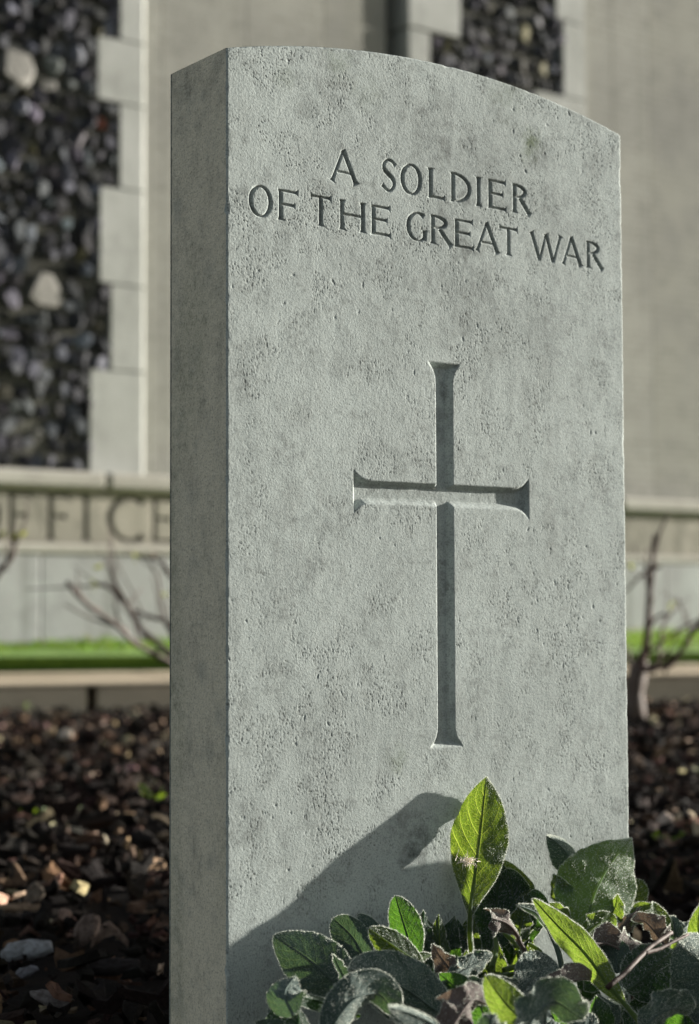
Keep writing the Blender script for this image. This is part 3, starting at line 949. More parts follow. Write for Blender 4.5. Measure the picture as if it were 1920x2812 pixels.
for px, py, L, wd_, colr, nm, lab, rot in singles:
    D = (CAM[2] - GZ - .012) * F / (py - 1664.6)
    c0 = onD(px, py, D)
    Vc, Fc, Cc = chips(1, lambda k: c0[None, :2], L, L, 0, lambda k: np.array([colr]))
    Vc = Vc - c0 * [1, 1, 0]; Vc[:, 2] -= Vc[:, 2].min()
    # aim the long axis along the picture's right, tilt toward the viewer
    q = np.array([[math.cos(rot), 0, math.sin(rot)], [0, 1, 0], [-math.sin(rot), 0, math.cos(rot)]])
    b = MB(); n_s = 14
    aa = np.linspace(0, 2 * math.pi, n_s, endpoint=False)
    rj = 1 + rng.normal(0, .10, n_s)
    lay = []
    for (h_, s_) in ((-.5, .8), (-.2, 1.0), (.25, .95), (.5, .62)):
        lay.append(np.stack([np.cos(aa) * rj * L / 2 * s_, np.full(n_s, 0) + h_ * wd_ * .45 + rng.normal(0, .0006, n_s), np.sin(aa) * rj * wd_ / 2 * s_], 1))
    lay.append(np.array([[0, .5 * wd_ * .45, 0], [0, -.5 * wd_ * .45, 0]]))
    P = np.concatenate(lay)
    ca, sa = math.cos(rot), math.sin(rot)
    P = np.stack([P[:, 0] * ca - P[:, 2] * sa, P[:, 1], P[:, 0] * sa + P[:, 2] * ca], 1)
    Wp = P[:, :1] * RM[0] + P[:, 1:2] * np.array([.35, .5, -.8]) * -1 + P[:, 2:3] * np.array([.25, .35, .75])
    Wp += [c0[0], c0[1], 0]; Wp[:, 2] += GZ + .004 - Wp[:, 2].min() * 1
    Fq = [[l * n_s + j, l * n_s + (j + 1) % n_s, (l + 1) * n_s + (j + 1) % n_s, (l + 1) * n_s + j] for l in range(3) for j in range(n_s)]
    Ft = [[4 * n_s, 3 * n_s + j, 3 * n_s + (j + 1) % n_s] for j in range(n_s)] + [[4 * n_s + 1, (j + 1) % n_s, j] for j in range(n_s)]
    b.add(Wp, [np.array(Fq), np.array(Ft)], colr)
    o = b.build(nm, M_BARK, usecol=True, smooth=(nm == 'pebble'))
    tag(o, lab, 'pebble' if nm == 'pebble' else 'bark')

# ------------------------------------------------------------------ bare rose bushes
t = NT('rose_bark')
n = t.noise(t.pos(), 40, 4, .6)
c = t.mix(t.ramp(n, .4, .65), t.attr('Col', 'Color'), (.10, .075, .06))
M_TWIG = t.done(t.bsdf(c, .7, t.bump(n, .002), .3))
t = NT('fresh_bud')
d_ = t.bsdf((.18, .22, .03), .5); tr = t.n('ShaderNodeBsdfTranslucent'); tr.inputs[0].default_value = (.28, .30, .05, 1)
mx = t.n('ShaderNodeMixShader'); mx.inputs[0].default_value = .5; t.l(d_, mx.inputs[1]); t.l(tr.outputs[0], mx.inputs[2])
M_BUD = t.done(mx.outputs[0])


def leaflet(b, c, L, wd_, dirv):
    dirv = np.array(dirv, float); dirv /= np.linalg.norm(dirv)
    s_ = np.cross(dirv, rng.normal(0, 1, 3)); s_ /= np.linalg.norm(s_); n_ = np.cross(dirv, s_)
    us = [0, .25, .55, .8, 1]; wv = [.15, .8, 1, .6, .05]
    P = []
    for u_, w_ in zip(us, wv):
        P += [c + dirv * L * u_ - s_ * wd_ * w_ / 2 + n_ * wd_ * .15, c + dirv * L * u_ + n_ * L * .1 * u_, c + dirv * L * u_ + s_ * wd_ * w_ / 2 + n_ * wd_ * .15]
    b.add(P, gridfaces(5, 3))


def bush(label, D, trunk, branches, buds, root, colr=(.12, .095, .08), group=None, ts=.8):
    r = onD(*root, D); r[2] = GZ
    e = empty('rose_bush', tuple(r), label, 'shrub', group)
    for pts, r0, r1, dd in branches:
        P = smoothpath([onD(x, y, D + dd * k / len(pts)) for k, (x, y) in enumerate(pts)], 14)
        P = P + rng.normal(0, .0012, P.shape)
        b = MB(); b.tube(P, np.linspace(r0, r1, len(P)) * ts * (1 + .12 * rng.normal(0, 1, len(P))), 8, colr)
        for k in range(1, len(P) - 1, 3):   # thorns and nodes
            q = P[k]; dn = rng.normal(0, 1, 3); dn /= np.linalg.norm(dn)
            b.tube([q, q + dn * r0 * 2.4], [r0 * .6, .0004], 5, (.16, .1, .08))
        for k in range(2, len(P) - 1, 3):   # thin side twigs
            q = P[k]; dn = (P[k + 1] - P[k]); dn /= np.linalg.norm(dn); dn = dn + rng.normal(0, .55, 3) + [0, 0, .25]; ln_ = rng.uniform(.04, .13)
            tp_ = smoothpath([q, q + dn * ln_ * .5 + rng.normal(0, .006, 3), q + dn * ln_ + rng.normal(0, .012, 3)], 7)
            b.tube(tp_, np.linspace(r0 * ts * .42, r0 * ts * .18, 7), 6, colr)
        b.build('branch', M_TWIG, e, usecol=True, smooth=True)
    P = smoothpath([onD(x, y, D) for x, y in trunk], 10); P[0][2] = GZ - .02
    b = MB(); b.tube(P, np.linspace(.034, .021, 10) * (.7 + .3 * (ts > .7)) * (1 + .1 * rng.normal(0, 1, 10)), 10, (.11, .085, .07), .08); b.build('trunk', M_TWIG, e, usecol=True, smooth=True)
    for (x, y) in buds:
        b = MB()
        for k in range(4):
            leaflet(b, onD(x, y, D - .02) + rng.normal(0, .004, 3), rng.uniform(.012, .026), .010, rng.normal(0, 1, 3) + [0, 0, .7])
        b.build('bud', M_BUD, e)
    return e


K = 5.0 / 4804 * .5
bush('bare thorny shrub of thin arching twigs behind the left edge of the headstone', 4.7,
     [(560, 1935), (545, 1880), (520, 1835)],
     [([(520, 1850), (463, 1819), (378, 1771), (330, 1726), (241, 1661), (186, 1599)], .0115, .0065, -.3),
      ([(520, 1840), (447, 1778), (385, 1723), (358, 1671), (303, 1613), (255, 1600)], .012, .006, .2),
      ([(358, 1671), (320, 1606), (292, 1537)], .008, .0045, .1),
      ([(520, 1830), (463, 1709), (430, 1699), (358, 1671)], .009, .006, .2),
      ([(345, 1740), (330, 1716), (313, 1658)], .0045, .003, .0),
      ([(560, 1840), (540, 1700), (463, 1572), (427, 1537), (372, 1530)], .010, .005, .3),
      ([(530, 1830), (470, 1740), (447, 1680), (437, 1599), (413, 1544)], .006, .004, .2)],
     [(370, 1530), (255, 1603), (276, 1560), (455, 1630)], (560, 1935))
bush('bare shrub with dark forked trunk beside the right edge of the headstone', 5.1,
     [(1742, 1945), (1742, 1890), (1751, 1850), (1761, 1812)],
     [([(1755, 1840), (1775, 1773), (1782, 1679), (1789, 1565), (1799, 1466)], .017, .006, -.2),
      ([(1752, 1835), (1790, 1838), (1837, 1825), (1865, 1792), (1898, 1740), (1920, 1716), (1965, 1640)], .014, .007, -.5),
      ([(1780, 1830), (1808, 1811), (1818, 1726), (1838, 1690), (1856, 1674)], .007, .004, .1),
      ([(1789, 1560), (1766, 1575), (1720, 1622)], .006, .004, .2),
      ([(1898, 1740), (1880, 1690), (1862, 1640)], .005, .003, .2),
      ([(1742, 1850), (1722, 1800), (1700, 1740)], .008, .004, .2)],
     [(1845, 1655), (1740, 1560)], (1742, 1945), (.12, .075, .065), ts=.85)
bush('bare shrub twig with yellow green buds reaching in at the left frame edge', 4.6,
     [(-140, 1960), (-120, 1880), (-90, 1780)],
     [([(-90, 1780), (-50, 1650), (0, 1572), (36, 1525), (40, 1470)], .010, .007, 0),
      ([(-90, 1780), (-110, 1600), (-60, 1480), (5, 1480)], .009, .005, 0)],
     [(38, 1470), (6, 1480), (52, 1475)], (-140, 1960))

# small green weeds in the mulch
t = NT('weed_leaf')
d_ = t.bsdf((.07, .12, .02), .5); tr = t.n('ShaderNodeBsdfTranslucent'); tr.inputs[0].default_value = (.22, .32, .02, 1)
mx = t.n('ShaderNodeMixShader'); mx.inputs[0].default_value = .5; t.l(d_, mx.inputs[1]); t.l(tr.outputs[0], mx.inputs[2])
M_WEED = t.done(mx.outputs[0])
for x, y, s_, n_, lab in ((425, 2192, .026, 8, 'bright green weed growing against the left side of the headstone'), (95, 2232, .018, 5, 'tiny lime green seedling in the left mulch'),
                          (198, 2225, .016, 5, 'tiny dull green seedling right of the lime green one'), (1828, 2316, .02, 6, 'small lime green seedling in the mulch right of the headstone'),
                          (75, 1925, .02, 6, 'small pale green weed at the foot of the kerb')):
    D = (CAM[2] - GZ) * F / (y + 12 - 1664.6); D = min(D, 5.55)
    c0 = onD(x, y + 8, D)
    b = MB()
    for k in range(n_):
        dv = rng.normal(0, 1, 3); dv[2] = abs(dv[2]) * .5 + .25
        leaflet(b, c0 * [1, 1, 0] + [rng.normal(0, s_ * .5), rng.normal(0, s_ * .4), GZ + .008 + rng.random() * s_ * .5], s_ * rng.uniform(.5, 1), s_ * .35, dv)
    tag(b.build('weed', M_WEED), lab, 'weed')

# ------------------------------------------------------------------ the rest of the headstone row, beyond the right frame edge
def plain_stone(x0, y0, h):
    n = 25
    xs = np.linspace(0, WST, n); zt = arc(xs) - ZC + h
    prof = np.concatenate([np.stack([xs, zt], 1), [[WST, 0], [0, 0]]])
    k = len(prof); V = []
    for yv, ins in ((.002, 0), (0, .002), (TST, .002), (TST - .002, 0)):
        c_ = prof.mean(0); V += [(p_[0] + (c_[0] - p_[0]) * ins * 4, yv, p_[1] + (c_[1] - p_[1]) * ins * 3) for p_ in prof]
    fr = [[k + i for i in range(k)]]; bk_ = [[2 * k + i for i in range(k)][::-1]]
    q = []
    for a_, b_ in ((1, 0), (0, 3), (3, 2)):
        q += [[a_ * k + i, a_ * k + (i + 1) % k, b_ * k + (i + 1) % k, b_ * k + i] for i in range(k)]
    o = mesh_obj('headstone', np.array(V), [np.array(fr), np.array(bk_), np.array(q)], M_STONE)
    o.location = (x0, y0, 0)
    return o


first = None
for k in range(7):
    if first is None:
        first = o = plain_stone(.86, .0, ZC)
    else:
        o = first.copy(); SC.collection.objects.link(o); o.location = (.86 + .78 * k, rng.normal(0, .006), rng.normal(0, .006))
    tag(o, 'plain pale headstone further along the row to the right', 'headstone', 'headstones further along the row')

# ------------------------------------------------------------------ lamb's ear plants
def leaf_mat(name, base, trans, tf, veinc, sheen=.4, dry=False):
    t = NT(name)
    uvn = t.n('ShaderNodeUVMap', uv_map='UVMap')
    sp = t.n('ShaderNodeSeparateXYZ'); t.l(uvn.outputs[0], sp.inputs[0])
    U, Vv = sp.outputs[0], sp.outputs[1]          # U along 0..1, V across -1..1
    av = t.math('ABSOLUTE', Vv)
    side = t.math('PINGPONG', t.math('MULTIPLY', t.math('SUBTRACT', U, t.math('MULTIPLY', t.math('POWER', av, 1.25), .26)), 9.0), .5)
    wob = t.noise(t.pos(), 160, 2)
    sv = t.ramp(t.math('ADD', side, t.math('MULTIPLY', t.math('SUBTRACT', wob, .5), .12)), .0, .085, 1, 0)
    mid = t.ramp(av, .025, .09, 1, 0)
    net = t.ramp(t.vor(t.pos(), 330, 'DISTANCE_TO_EDGE'), .0, .11, 1, 0)
    vein = t.math('MAXIMUM', t.math('MAXIMUM', mid, t.math('MULTIPLY', sv, .75)), t.math('MULTIPLY', net, .42))
    n1 = t.noise(t.pos(), 45, 4, .6); n2 = t.noise(t.pos(), 900, 3, .7)
    c = t.mix(t.ramp(n1, .35, .7), base, tuple(x * .62 for x in base))
    c = t.mix(t.ramp(n2, .5, .72, 0, .4), c, (.25, .30, .28) if not dry else (.32, .27, .25))
    tc = t.mix(t.ramp(n1, .3, .75), trans, tuple(x * y for x, y in zip(trans, (.62, .62, .5))))
    tc = t.mix(vein, tc, veinc)
    h = t.math('ADD', t.math('MULTIPLY', vein, -.7), t.math('MULTIPLY', n2, .8))
    bp = t.bump(h, .0009, .9)
    d_ = t.bsdf(c, .8, bp, .1)
    b = d_.node
    b.inputs['Sheen Weight'].default_value = sheen; b.inputs['Sheen Roughness'].default_value = .4
    b.inputs['Sheen Tint'].default_value = (.85, .92, .85, 1)
    tr = t.n('ShaderNodeBsdfTranslucent'); t.l(tc, tr.inputs[0]); t.l(bp, tr.inputs['Normal'])
    mx = t.n('ShaderNodeMixShader'); mx.inputs[0].default_value = tf; t.l(d_, mx.inputs[1]); t.l(tr.outputs[0], mx.inputs[2])
    return t.done(mx.outputs[0])


LM = dict(
    broad=leaf_mat('leaf_broad_lit', (.075, .12, .07), (.27, .46, .06), .5, (.42, .58, .12)),  # brighter translucent colour makes this one leaf look sunlit
    green=leaf_mat('leaf_green', (.050, .082, .045), (.19, .30, .02), .42, (.50, .62, .08)),
    lime=leaf_mat('leaf_lime', (.08, .13, .045), (.25, .38, .04), .42, (.46, .58, .10)),
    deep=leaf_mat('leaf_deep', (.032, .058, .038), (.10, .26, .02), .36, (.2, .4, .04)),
    grey=leaf_mat('leaf_silver', (.085, .122, .110), (.09, .17, .06), .2, (.2, .3, .1)),
    dry=leaf_mat('leaf_dry', (.15, .12, .11), (.16, .11, .07), .2, (.3, .2, .12), .4, True),
)
t = NT('leaf_fuzz')
d_ = t.bsdf((.62, .66, .60), .6, None, .3); tr = t.n('ShaderNodeBsdfTranslucent'); tr.inputs[0].default_value = (.75, .78, .68, 1)
mx = t.n('ShaderNodeMixShader'); mx.inputs[0].default_value = .5; t.l(d_, mx.inputs[1]); t.l(tr.outputs[0], mx.inputs[2])
M_FUZZ = t.done(mx.outputs[0])


def leaf(plant, kind, mid, hw, roll=0., fold=.25, stem=.0, shape=(.42, 1.0), curl=0., ruffle=.0, fuzz=1.0, edge=1.0, label=None, bend=0., tipw=.0, name='leaf', pw=None):
    """mid: [(px, py, y-distance)...] from base to tip; hw half width (mm); roll degrees about the midrib;
    stem: fraction of the length that is stalk"""
    C = smoothpath([onY(px, py, yy / 1000) for px, py, yy in mid], 200)
    s = np.concatenate([[0], np.cumsum(np.linalg.norm(np.diff(C, axis=0), axis=1))]); L = s[-1]
    nu, nv = 44, 19
    U = np.linspace(0, 1, nu)
    C = np.stack([np.interp(U * L, s, C[:, k]) for k in range(3)], 1)
    T = np.gradient(C, axis=0); T /= np.linalg.norm(T, axis=1)[:, None]
    Vw = C - CAM; Vw /= np.linalg.norm(Vw, axis=1)[:, None]
    S = np.cross(T, Vw); S /= np.linalg.norm(S, axis=1)[:, None] + 1e-9
    for k in range(1, nu):
        if S[k] @ S[k - 1] < 0: S[k] *= -1
    N = np.cross(S, T)
    a = np.radians(roll) if np.isscalar(roll) else np.radians(np.interp(U, np.linspace(0, 1, len(roll)), roll))
    a = np.broadcast_to(a, (nu,))[:, None]
    S, N = S * np.cos(a) + N * np.sin(a), N * np.cos(a) - S * np.sin(a)
    b = np.clip((U - stem) / (1 - stem), 0, 1)
    m_, q_ = shape
    e = math.log(.5) / math.log(m_)
    wdt = np.sin(math.pi * np.clip(b, 0, 1) ** e) ** (q_ * .86)
    wdt = np.maximum(wdt, tipw * np.sqrt(np.clip(1 - ((b - .86) / .14) ** 2, 0, 1)) * (b > .5))
    wm = np.maximum(wdt * hw / 1000, np.where(b < .08, .0016, .0004))
    if pw is not None: wm = wm * np.interp(U, np.linspace(0, 1, len(pw)), pw)
    v = np.linspace(-1, 1, nv)
    ph = rng.uniform(0, 6.28, 4)
    ed = 1 + .018 * np.sin(U * 31 + ph[0])[:, None] * (v > 0) + .018 * np.sin(U * 27 + ph[1])[:, None] * (v <= 0) + .008 * np.sin(U * 83 + ph[2])[:, None]
    vv = v[None, :] * ed
    lat = vv * wm[:, None]
    fo = fold * (np.abs(vv) ** 1.15) * wm[:, None]
    cu = curl * (np.abs(vv) ** 3) * wm[:, None]
    ru = ruffle * wm[:, None] * (np.sin(U * 19 + ph[3])[:, None] * np.abs(vv) ** 1.5 * np.sign(v)[None, :] + .5 * np.sin(U * 33 + ph[0])[:, None] * vv ** 2)
    quilt = .030 * wm[:, None] * np.sin((U[:, None] - .24 * np.abs(vv) ** 1.2) * 60) * np.abs(vv) ** .5
    rnd = .05 * wm[:, None] * vnoise(U[:, None] * 9 + ph[1] * 9, vv * 2.4 + ph[2] * 9, 3)
    hgt = fo + cu + ru + quilt + rnd
    G = C[:, None, :] + S[:, None, :] * lat[..., None] + N[:, None, :] * hgt[..., None]
    V = G.reshape(-1, 3); fc = gridfaces(nu, nv)
    uv = np.stack([np.repeat(U[:, None], nv, 1), np.repeat(v[None], nu, 0)], -1).reshape(-1, 2)
    Vs_ = [V]; Fq_ = [fc]; mi = [np.zeros(len(fc))]; uvs = [uv]; off_ = len(V)
    # raised midrib / stalk as a tube under the blade
    rr = np.interp(U, [0, max(stem, .05), 1], [.0019, .0015, .0004]) * (1.0 if stem > 0 else .7)
    an = np.arange(6) / 6 * 2 * math.pi
    Rt = (C - N * rr[:, None] * .6)[:, None, :] + rr[:, None, None] * (np.cos(an)[None, :, None] * S[:, None, :] + np.sin(an)[None, :, None] * N[:, None, :])
    j = np.arange(6); j1 = (j + 1) % 6
    fr = (np.arange(nu - 1)[:, None, None] * 6 + np.stack([j, j1, j1 + 6, j + 6], 1)[None]).reshape(-1, 4) + off_
    Vs_.append(Rt.reshape(-1, 3)); Fq_.append(fr); mi.append(np.zeros(len(fr)))
    uvs.append(np.stack([np.repeat(U, 6), np.zeros(nu * 6)], 1)); off_ += nu * 6
    # fuzz: fine tapering hairs on both sides and a fringe
    nrm = np.cross(np.gradient(G, axis=0), np.gradient(G, axis=1)); nrm /= np.linalg.norm(nrm, axis=2)[..., None] + 1e-9
    area = L * hw / 1000 * 1.3 * 1e6
    nh = int(area * 1.6 * fuzz); ne = int(L * 1000 * 16 * edge)
    iu = rng.uniform(0, nu - 1.001, nh + ne); iv = rng.uniform(0, nv - 1.001, nh + ne)
    iv[nh:] = np.where(rng.random(ne) < .5, rng.uniform(0, .5, ne), rng.uniform(nv - 1.5, nv - 1.001, ne))
    a0, b0 = iu.astype(int), iv.astype(int); fu, fv = (iu - a0)[:, None], (iv - b0)[:, None]
    def lerp(Q): return (Q[a0, b0] * (1 - fu) * (1 - fv) + Q[a0 + 1, b0] * fu * (1 - fv) + Q[a0, b0 + 1] * (1 - fu) * fv + Q[a0 + 1, b0 + 1] * fu * fv)
    Pp = lerp(G); Nn = lerp(nrm); Tt = T[a0]; Ss = S[a0]
    sg = np.where(rng.random((nh + ne, 1)) < .5, 1, -1)
    dirn = Nn * sg * .55 + Tt * rng.uniform(.1, .9, (nh + ne, 1)) + rng.normal(0, .45, (nh + ne, 3))
    outw = np.where(iv > (nv - 1) / 2, 1., -1.)[:, None] * Ss
    dirn[nh:] = outw[nh:] * 1.0 + Nn[nh:] * rng.normal(0, .5, (ne, 1)) + rng.normal(0, .3, (ne, 3)) + Tt[nh:] * .3
    dirn /= np.linalg.norm(dirn, axis=1)[:, None]
    hl = rng.uniform(.0008, .0019, (nh + ne, 1)); hl[nh:] *= .85
    cvw = np.cross(dirn, Pp - CAM); cvw /= np.linalg.norm(cvw, axis=1)[:, None] + 1e-9
    cvw = cvw + rng.normal(0, .5, cvw.shape)
    hwid = .00007
    H = np.stack([Pp - cvw * hwid, Pp + cvw * hwid, Pp + dirn * hl], 1).reshape(-1, 3)
    hf = np.arange(nh + ne)[:, None] * 3 + [0, 1, 2] + off_
    Vs_.append(H); uvs.append(np.zeros((len(H), 2)))
    V = np.concatenate(Vs_)
    o = mesh_obj(name, V, [np.concatenate(Fq_), hf], [LM[kind], M_FUZZ], plant, smooth=True, mi=np.concatenate(mi + [np.ones(len(hf))]), uv=np.concatenate(uvs))
    if label: o['label'] = label
    return o


def plant(root, label):
    return empty('lambs_ear_plant', (root[0], root[1], GZ), label, 'plant', 'fuzzy leaved plants at the foot of the headstone')


PC = plant((.165, -.06), "fuzzy lamb's ear plant with one tall upright leaf in front of the carved cross")
PR = plant((.30, -.07), "fuzzy lamb's ear plant with a broad oval leaf at the headstone's right edge")
PL = plant((.06, -.09), "fuzzy grey green lamb's ear plant lowest in front of the headstone's left half")
PE = plant((.36, -.16), "fuzzy lamb's ear plant with big silver leaves at the lower right edge of the photo")
PF = plant((.13, -.20), "fuzzy lamb's ear plant with a bright lime pointed leaf at the bottom of the photo")

# centre plant
leaf(PC, 'green', [(1298, 2640, -42), (1290, 2555, -38), (1294, 2480, -33), (1306, 2390, -27), (1322, 2260, -18), (1336, 2134, -9)], 20.5, roll=(10, 8, 4, 0, 0, 0), fold=.32, stem=.2, shape=(.60, .95), ruffle=.07, fuzz=.8,
     label='tall upright leaf glowing yellow green', pw=(1, 1, 1.12, 1.05, 1, 1))
leaf(PC, 'deep', [(1345, 2620, -30), (1362, 2520, -22), (1366, 2440, -14), (1362, 2362, -9)], 20, roll=10, fold=.3, shape=(.5, .9), ruffle=.1)
leaf(PC, 'green', [(1400, 2600, -26), (1420, 2520, -30), (1410, 2440, -20), (1378, 2360, -12)], 15, roll=20, fold=.4, shape=(.5, .9), ruffle=.15)
leaf(PC, 'deep', [(1405, 2620, -34), (1412, 2540, -28), (1408, 2460, -22), (1396, 2384, -18)], 15, roll=5, fold=.25, shape=(.55, .7), ruffle=.08)  # added leaf, placed to close a lit gap in the stone's shadow
leaf(PC, 'deep', [(1440, 2610, -34), (1452, 2540, -34), (1470, 2480, -36), (1470, 2442, -36)], 11, roll=10, fold=.35, shape=(.6, .7), ruffle=.3)
leaf(PC, 'green', [(1420, 2610, -40), (1430, 2540, -42), (1442, 2480, -42)], 9, roll=-20, fold=.3, shape=(.5, .8), ruffle=.3)
leaf(PC, 'deep', [(1172, 2640, -20), (1180, 2590, -16), (1165, 2550, -10), (1148, 2510, -6)], 9, roll=20, fold=.2, ruffle=.1)
leaf(PC, 'deep', [(1212, 2640, -24), (1210, 2580, -20), (1208, 2518, -10)], 8.5, roll=-20, fold=.2, ruffle=.2)
leaf(PC, 'deep', [(1255, 2680, -40), (1262, 2610, -30), (1262, 2540, -18)], 10.5, roll=10, fold=.2, ruffle=.1)
leaf(PC, 'lime', [(1262, 2690, -60), (1272, 2650, -58), (1282, 2610, -56)], 6.5, roll=30, fold=.3)
leaf(PC, 'grey', [(1225, 2690, -100), (1262, 2672, -100), (1310, 2645, -98), (1352, 2622, -98)], 8.5, roll=-30, fold=.2, ruffle=.2, shape=(.5, .6))
leaf(PC, 'dry', [(1262, 2690, -92), (1235, 2660, -92), (1205, 2622, -88), (1188, 2592, -86)], 7.5, roll=15, fold=-.3, ruffle=.5, label='crumpled pale dry leaf')
leaf(PC, 'dry', [(1448, 2625, -70), (1428, 2588, -74), (1415, 2560, -76), (1390, 2535, -78), (1352, 2522, -80)], 10, roll=-20, fold=.4, stem=.3, shape=(.75, .7), ruffle=.55, curl=.4, label='dead curled pale brown leaf')
leaf(PC, 'grey', [(1212, 2698, -118), (1280, 2708, -120), (1350, 2705, -122), (1425, 2700, -122)], 7.5, roll=-48, fold=.15, ruffle=.2, shape=(.5, .6), label='wrinkled lavender grey leaf')
leaf(PC, 'grey', [(1420, 2742, -112), (1440, 2710, -110), (1475, 2672, -104), (1515, 2632, -96)], 15, roll=8, fold=-.25, shape=(.55, .7), fuzz=1.4)
for a, b_ in (((1470, 2665, -80), (1380, 2560, -50)), ((1500, 2650, -70), (1450, 2590, -50)), ((1380, 2665, -85), (1500, 2640, -80)), ((1350, 2660, -70), (1360, 2570, -45)), ((1340, 2690, -90), (1490, 2668, -88))):
    leaf(PC, 'lime', [a, tuple((p_ + q_) / 2 + d__ for p_, q_, d__ in zip(a, b_, (8, -6, 0))), b_], 1.2, stem=.9, fuzz=.3, edge=.2, name='stalk')

# right plant
leaf(PR, 'broad', [(1592, 2572, -72), (1612, 2520, -70), (1640, 2440, -62), (1680, 2370, -52), (1734, 2302, -40)], 30.5, roll=(-8, -5, 0, 4), fold=.20, shape=(.40, 1.05), ruffle=.04, fuzz=1.1, label='broad oval fuzzy leaf')
leaf(PR, 'grey', [(1600, 2400, -26), (1575, 2370, -22), (1540, 2325, -17), (1502, 2296, -12)], 11, roll=-25, fold=.5, curl=.3, shape=(.4, .8), fuzz=1.5, label='folded silver leaf tip')
leaf(PR, 'green', [(1560, 2500, -50), (1535, 2440, -44), (1520, 2400, -38)], 9, roll=20, fold=.3, ruffle=.2)
leaf(PR, 'lime', [(1555, 2545, -60), (1530, 2500, -60), (1510, 2480, -58)], 7, roll=20, fold=.3, ruffle=.2)
leaf(PR, 'green', [(1700, 2535, -34), (1712, 2490, -34), (1742, 2450, -36), (1766, 2418, -36)], 11.5, roll=5, fold=.2, shape=(.6, .55), label='small rounded yellow green leaf')
leaf(PR, 'green', [(1650, 2570, -70), (1668, 2535, -74), (1690, 2490, -74), (1696, 2455, -74)], 9, roll=25, fold=.4, ruffle=.25)
leaf(PR, 'grey', [(1720, 2540, -60), (1712, 2500, -58), (1706, 2465, -54)], 6, roll=-30, fold=.3)
leaf(PR, 'lime', [(1600, 2575, -92), (1640, 2540, -92), (1672, 2530, -92), (1690, 2560, -92)], 8, roll=-20, fold=.4, ruffle=.25)
leaf(PR, 'green', [(1730, 2540, -90), (1760, 2510, -92), (1800, 2515, -92), (1835, 2545, -94), (1846, 2572, -94)], 8, roll=-10, fold=.45, ruffle=.35)
leaf(PR, 'lime', [(1762, 2812, -190), (1722, 2765, -180), (1668, 2700, -166), (1606, 2618, -150), (1535, 2545, -140), (1464, 2468, -132)], 10, roll=(12, 10, 5, 20, 30), fold=.3, stem=.14, shape=(.5, .8), ruffle=.12, fuzz=1.2, label='long narrow lime leaf arching left')
leaf(PR, 'grey', [(1545, 2712, -120), (1540, 2640, -120), (1518, 2575, -118), (1480, 2512, -120), (1422, 2484, -122)], 4.5, roll=30, fold=.5, stem=.45, fuzz=1.2)
leaf(PR, 'dry', [(1622, 2592, -112), (1665, 2590, -112), (1720, 2612, -114), (1785, 2608, -116)], 10, roll=-35, fold=.5, ruffle=.3, curl=.5, fuzz=.9, label='folded greyish purple leaf')
leaf(PR, 'grey', [(1700, 2672, -116), (1688, 2630, -112), (1662, 2605, -108), (1630, 2588, -104)], 12, roll=10, fold=.2)
leaf(PR, 'dry', [(1700, 2580, -86), (1712, 2545, -88), (1735, 2515, -90), (1758, 2492, -90)], 5.5, roll=10, fold=.9, ruffle=.6, curl=.8, label='twisted brown dead leaf')
leaf(PR, 'dry', [(1830, 2600, -112), (1800, 2560, -112), (1770, 2530, -108), (1735, 2525, -104)], 8.5, roll=30, fold=.5, ruffle=.4, curl=.4, fuzz=1.1)
leaf(PR, 'deep', [(1724, 2722, -140), (1765, 2690, -138), (1810, 2645, -134), (1850, 2612, -130)], 20, roll=(10, 0), fold=.25, shape=(.5, .6), fuzz=.7, label='broad dark green veined leaf')
leaf(PR, 'deep', [(1640, 2660, -100), (1625, 2700, -96), (1605, 2720, -94)], 8, roll=0, fold=.2)
leaf(PR, 'dry', [(1505, 2765, -160), (1530, 2722, -158), (1580, 2690, -156), (1660, 2692, -154)], 8, roll=-40, fold=.5, curl=.5, ruffle=.2, fuzz=.8)
leaf(PR, 'deep', [(1560, 2620, -60), (1580, 2600, -58), (1610, 2580, -56)], 8, roll=0, fold=.2)
leaf(PR, 'deep', [(1620, 2640, -80), (1655, 2600, -76), (1680, 2570, -70)], 9, roll=0, fold=.2)

# right-edge plant
leaf(PE, 'grey', [(2010, 2850, -190), (1985, 2740, -190), (1930, 2650, -186), (1864, 2590, -180)], 26, roll=(-35, -30, -20), fold=.35, curl=.3, shape=(.5, .6), fuzz=1.8, label='large silver leaf with bright rim')
leaf(PE, 'green', [(1935, 2660, -110), (1925, 2600, -108), (1918, 2540, -104), (1925, 2480, -100)], 11, roll=20, fold=.3)
leaf(PE, 'grey', [(1870, 2590, -96), (1856, 2560, -96), (1850, 2530, -94), (1832, 2518, -92)], 5.5, roll=0, fold=.4, ruffle=.3)
leaf(PE, 'grey', [(1850, 2600, -86), (1870, 2560, -84), (1900, 2530, -80)], 8, roll=10, fold=.4, ruffle=.3)
leaf(PE, 'lime', [(1850, 2640, -120), (1870, 2600, -118), (1895, 2570, -116)], 7, roll=10, fold=.3, ruffle=.3)
leaf(PE, 'deep', [(1890, 2850, -170), (1880, 2780, -168), (1868, 2710, -160), (1880, 2640, -150)], 24, roll=10, fold=.2, fuzz=1.0, shape=(.5, .6))
leaf(PE, 'grey', [(1760, 2830, -230), (1800, 2790, -232), (1850, 2768, -232), (1900, 2780, -232)], 13, roll=-42, fold=.2, ruffle=.15, shape=(.5, .5), fuzz=1.6, label='wet silver leaf at the bottom right corner')
leaf(PE, 'deep', [(1740, 2850, -150), (1770, 2780, -146), (1800, 2720, -142)], 13, roll=0, fold=.2)
leaf(PE, 'grey', [(1690, 2830, -150), (1655, 2780, -146), (1640, 2730, -140)], 12, roll=0, fold=.2)

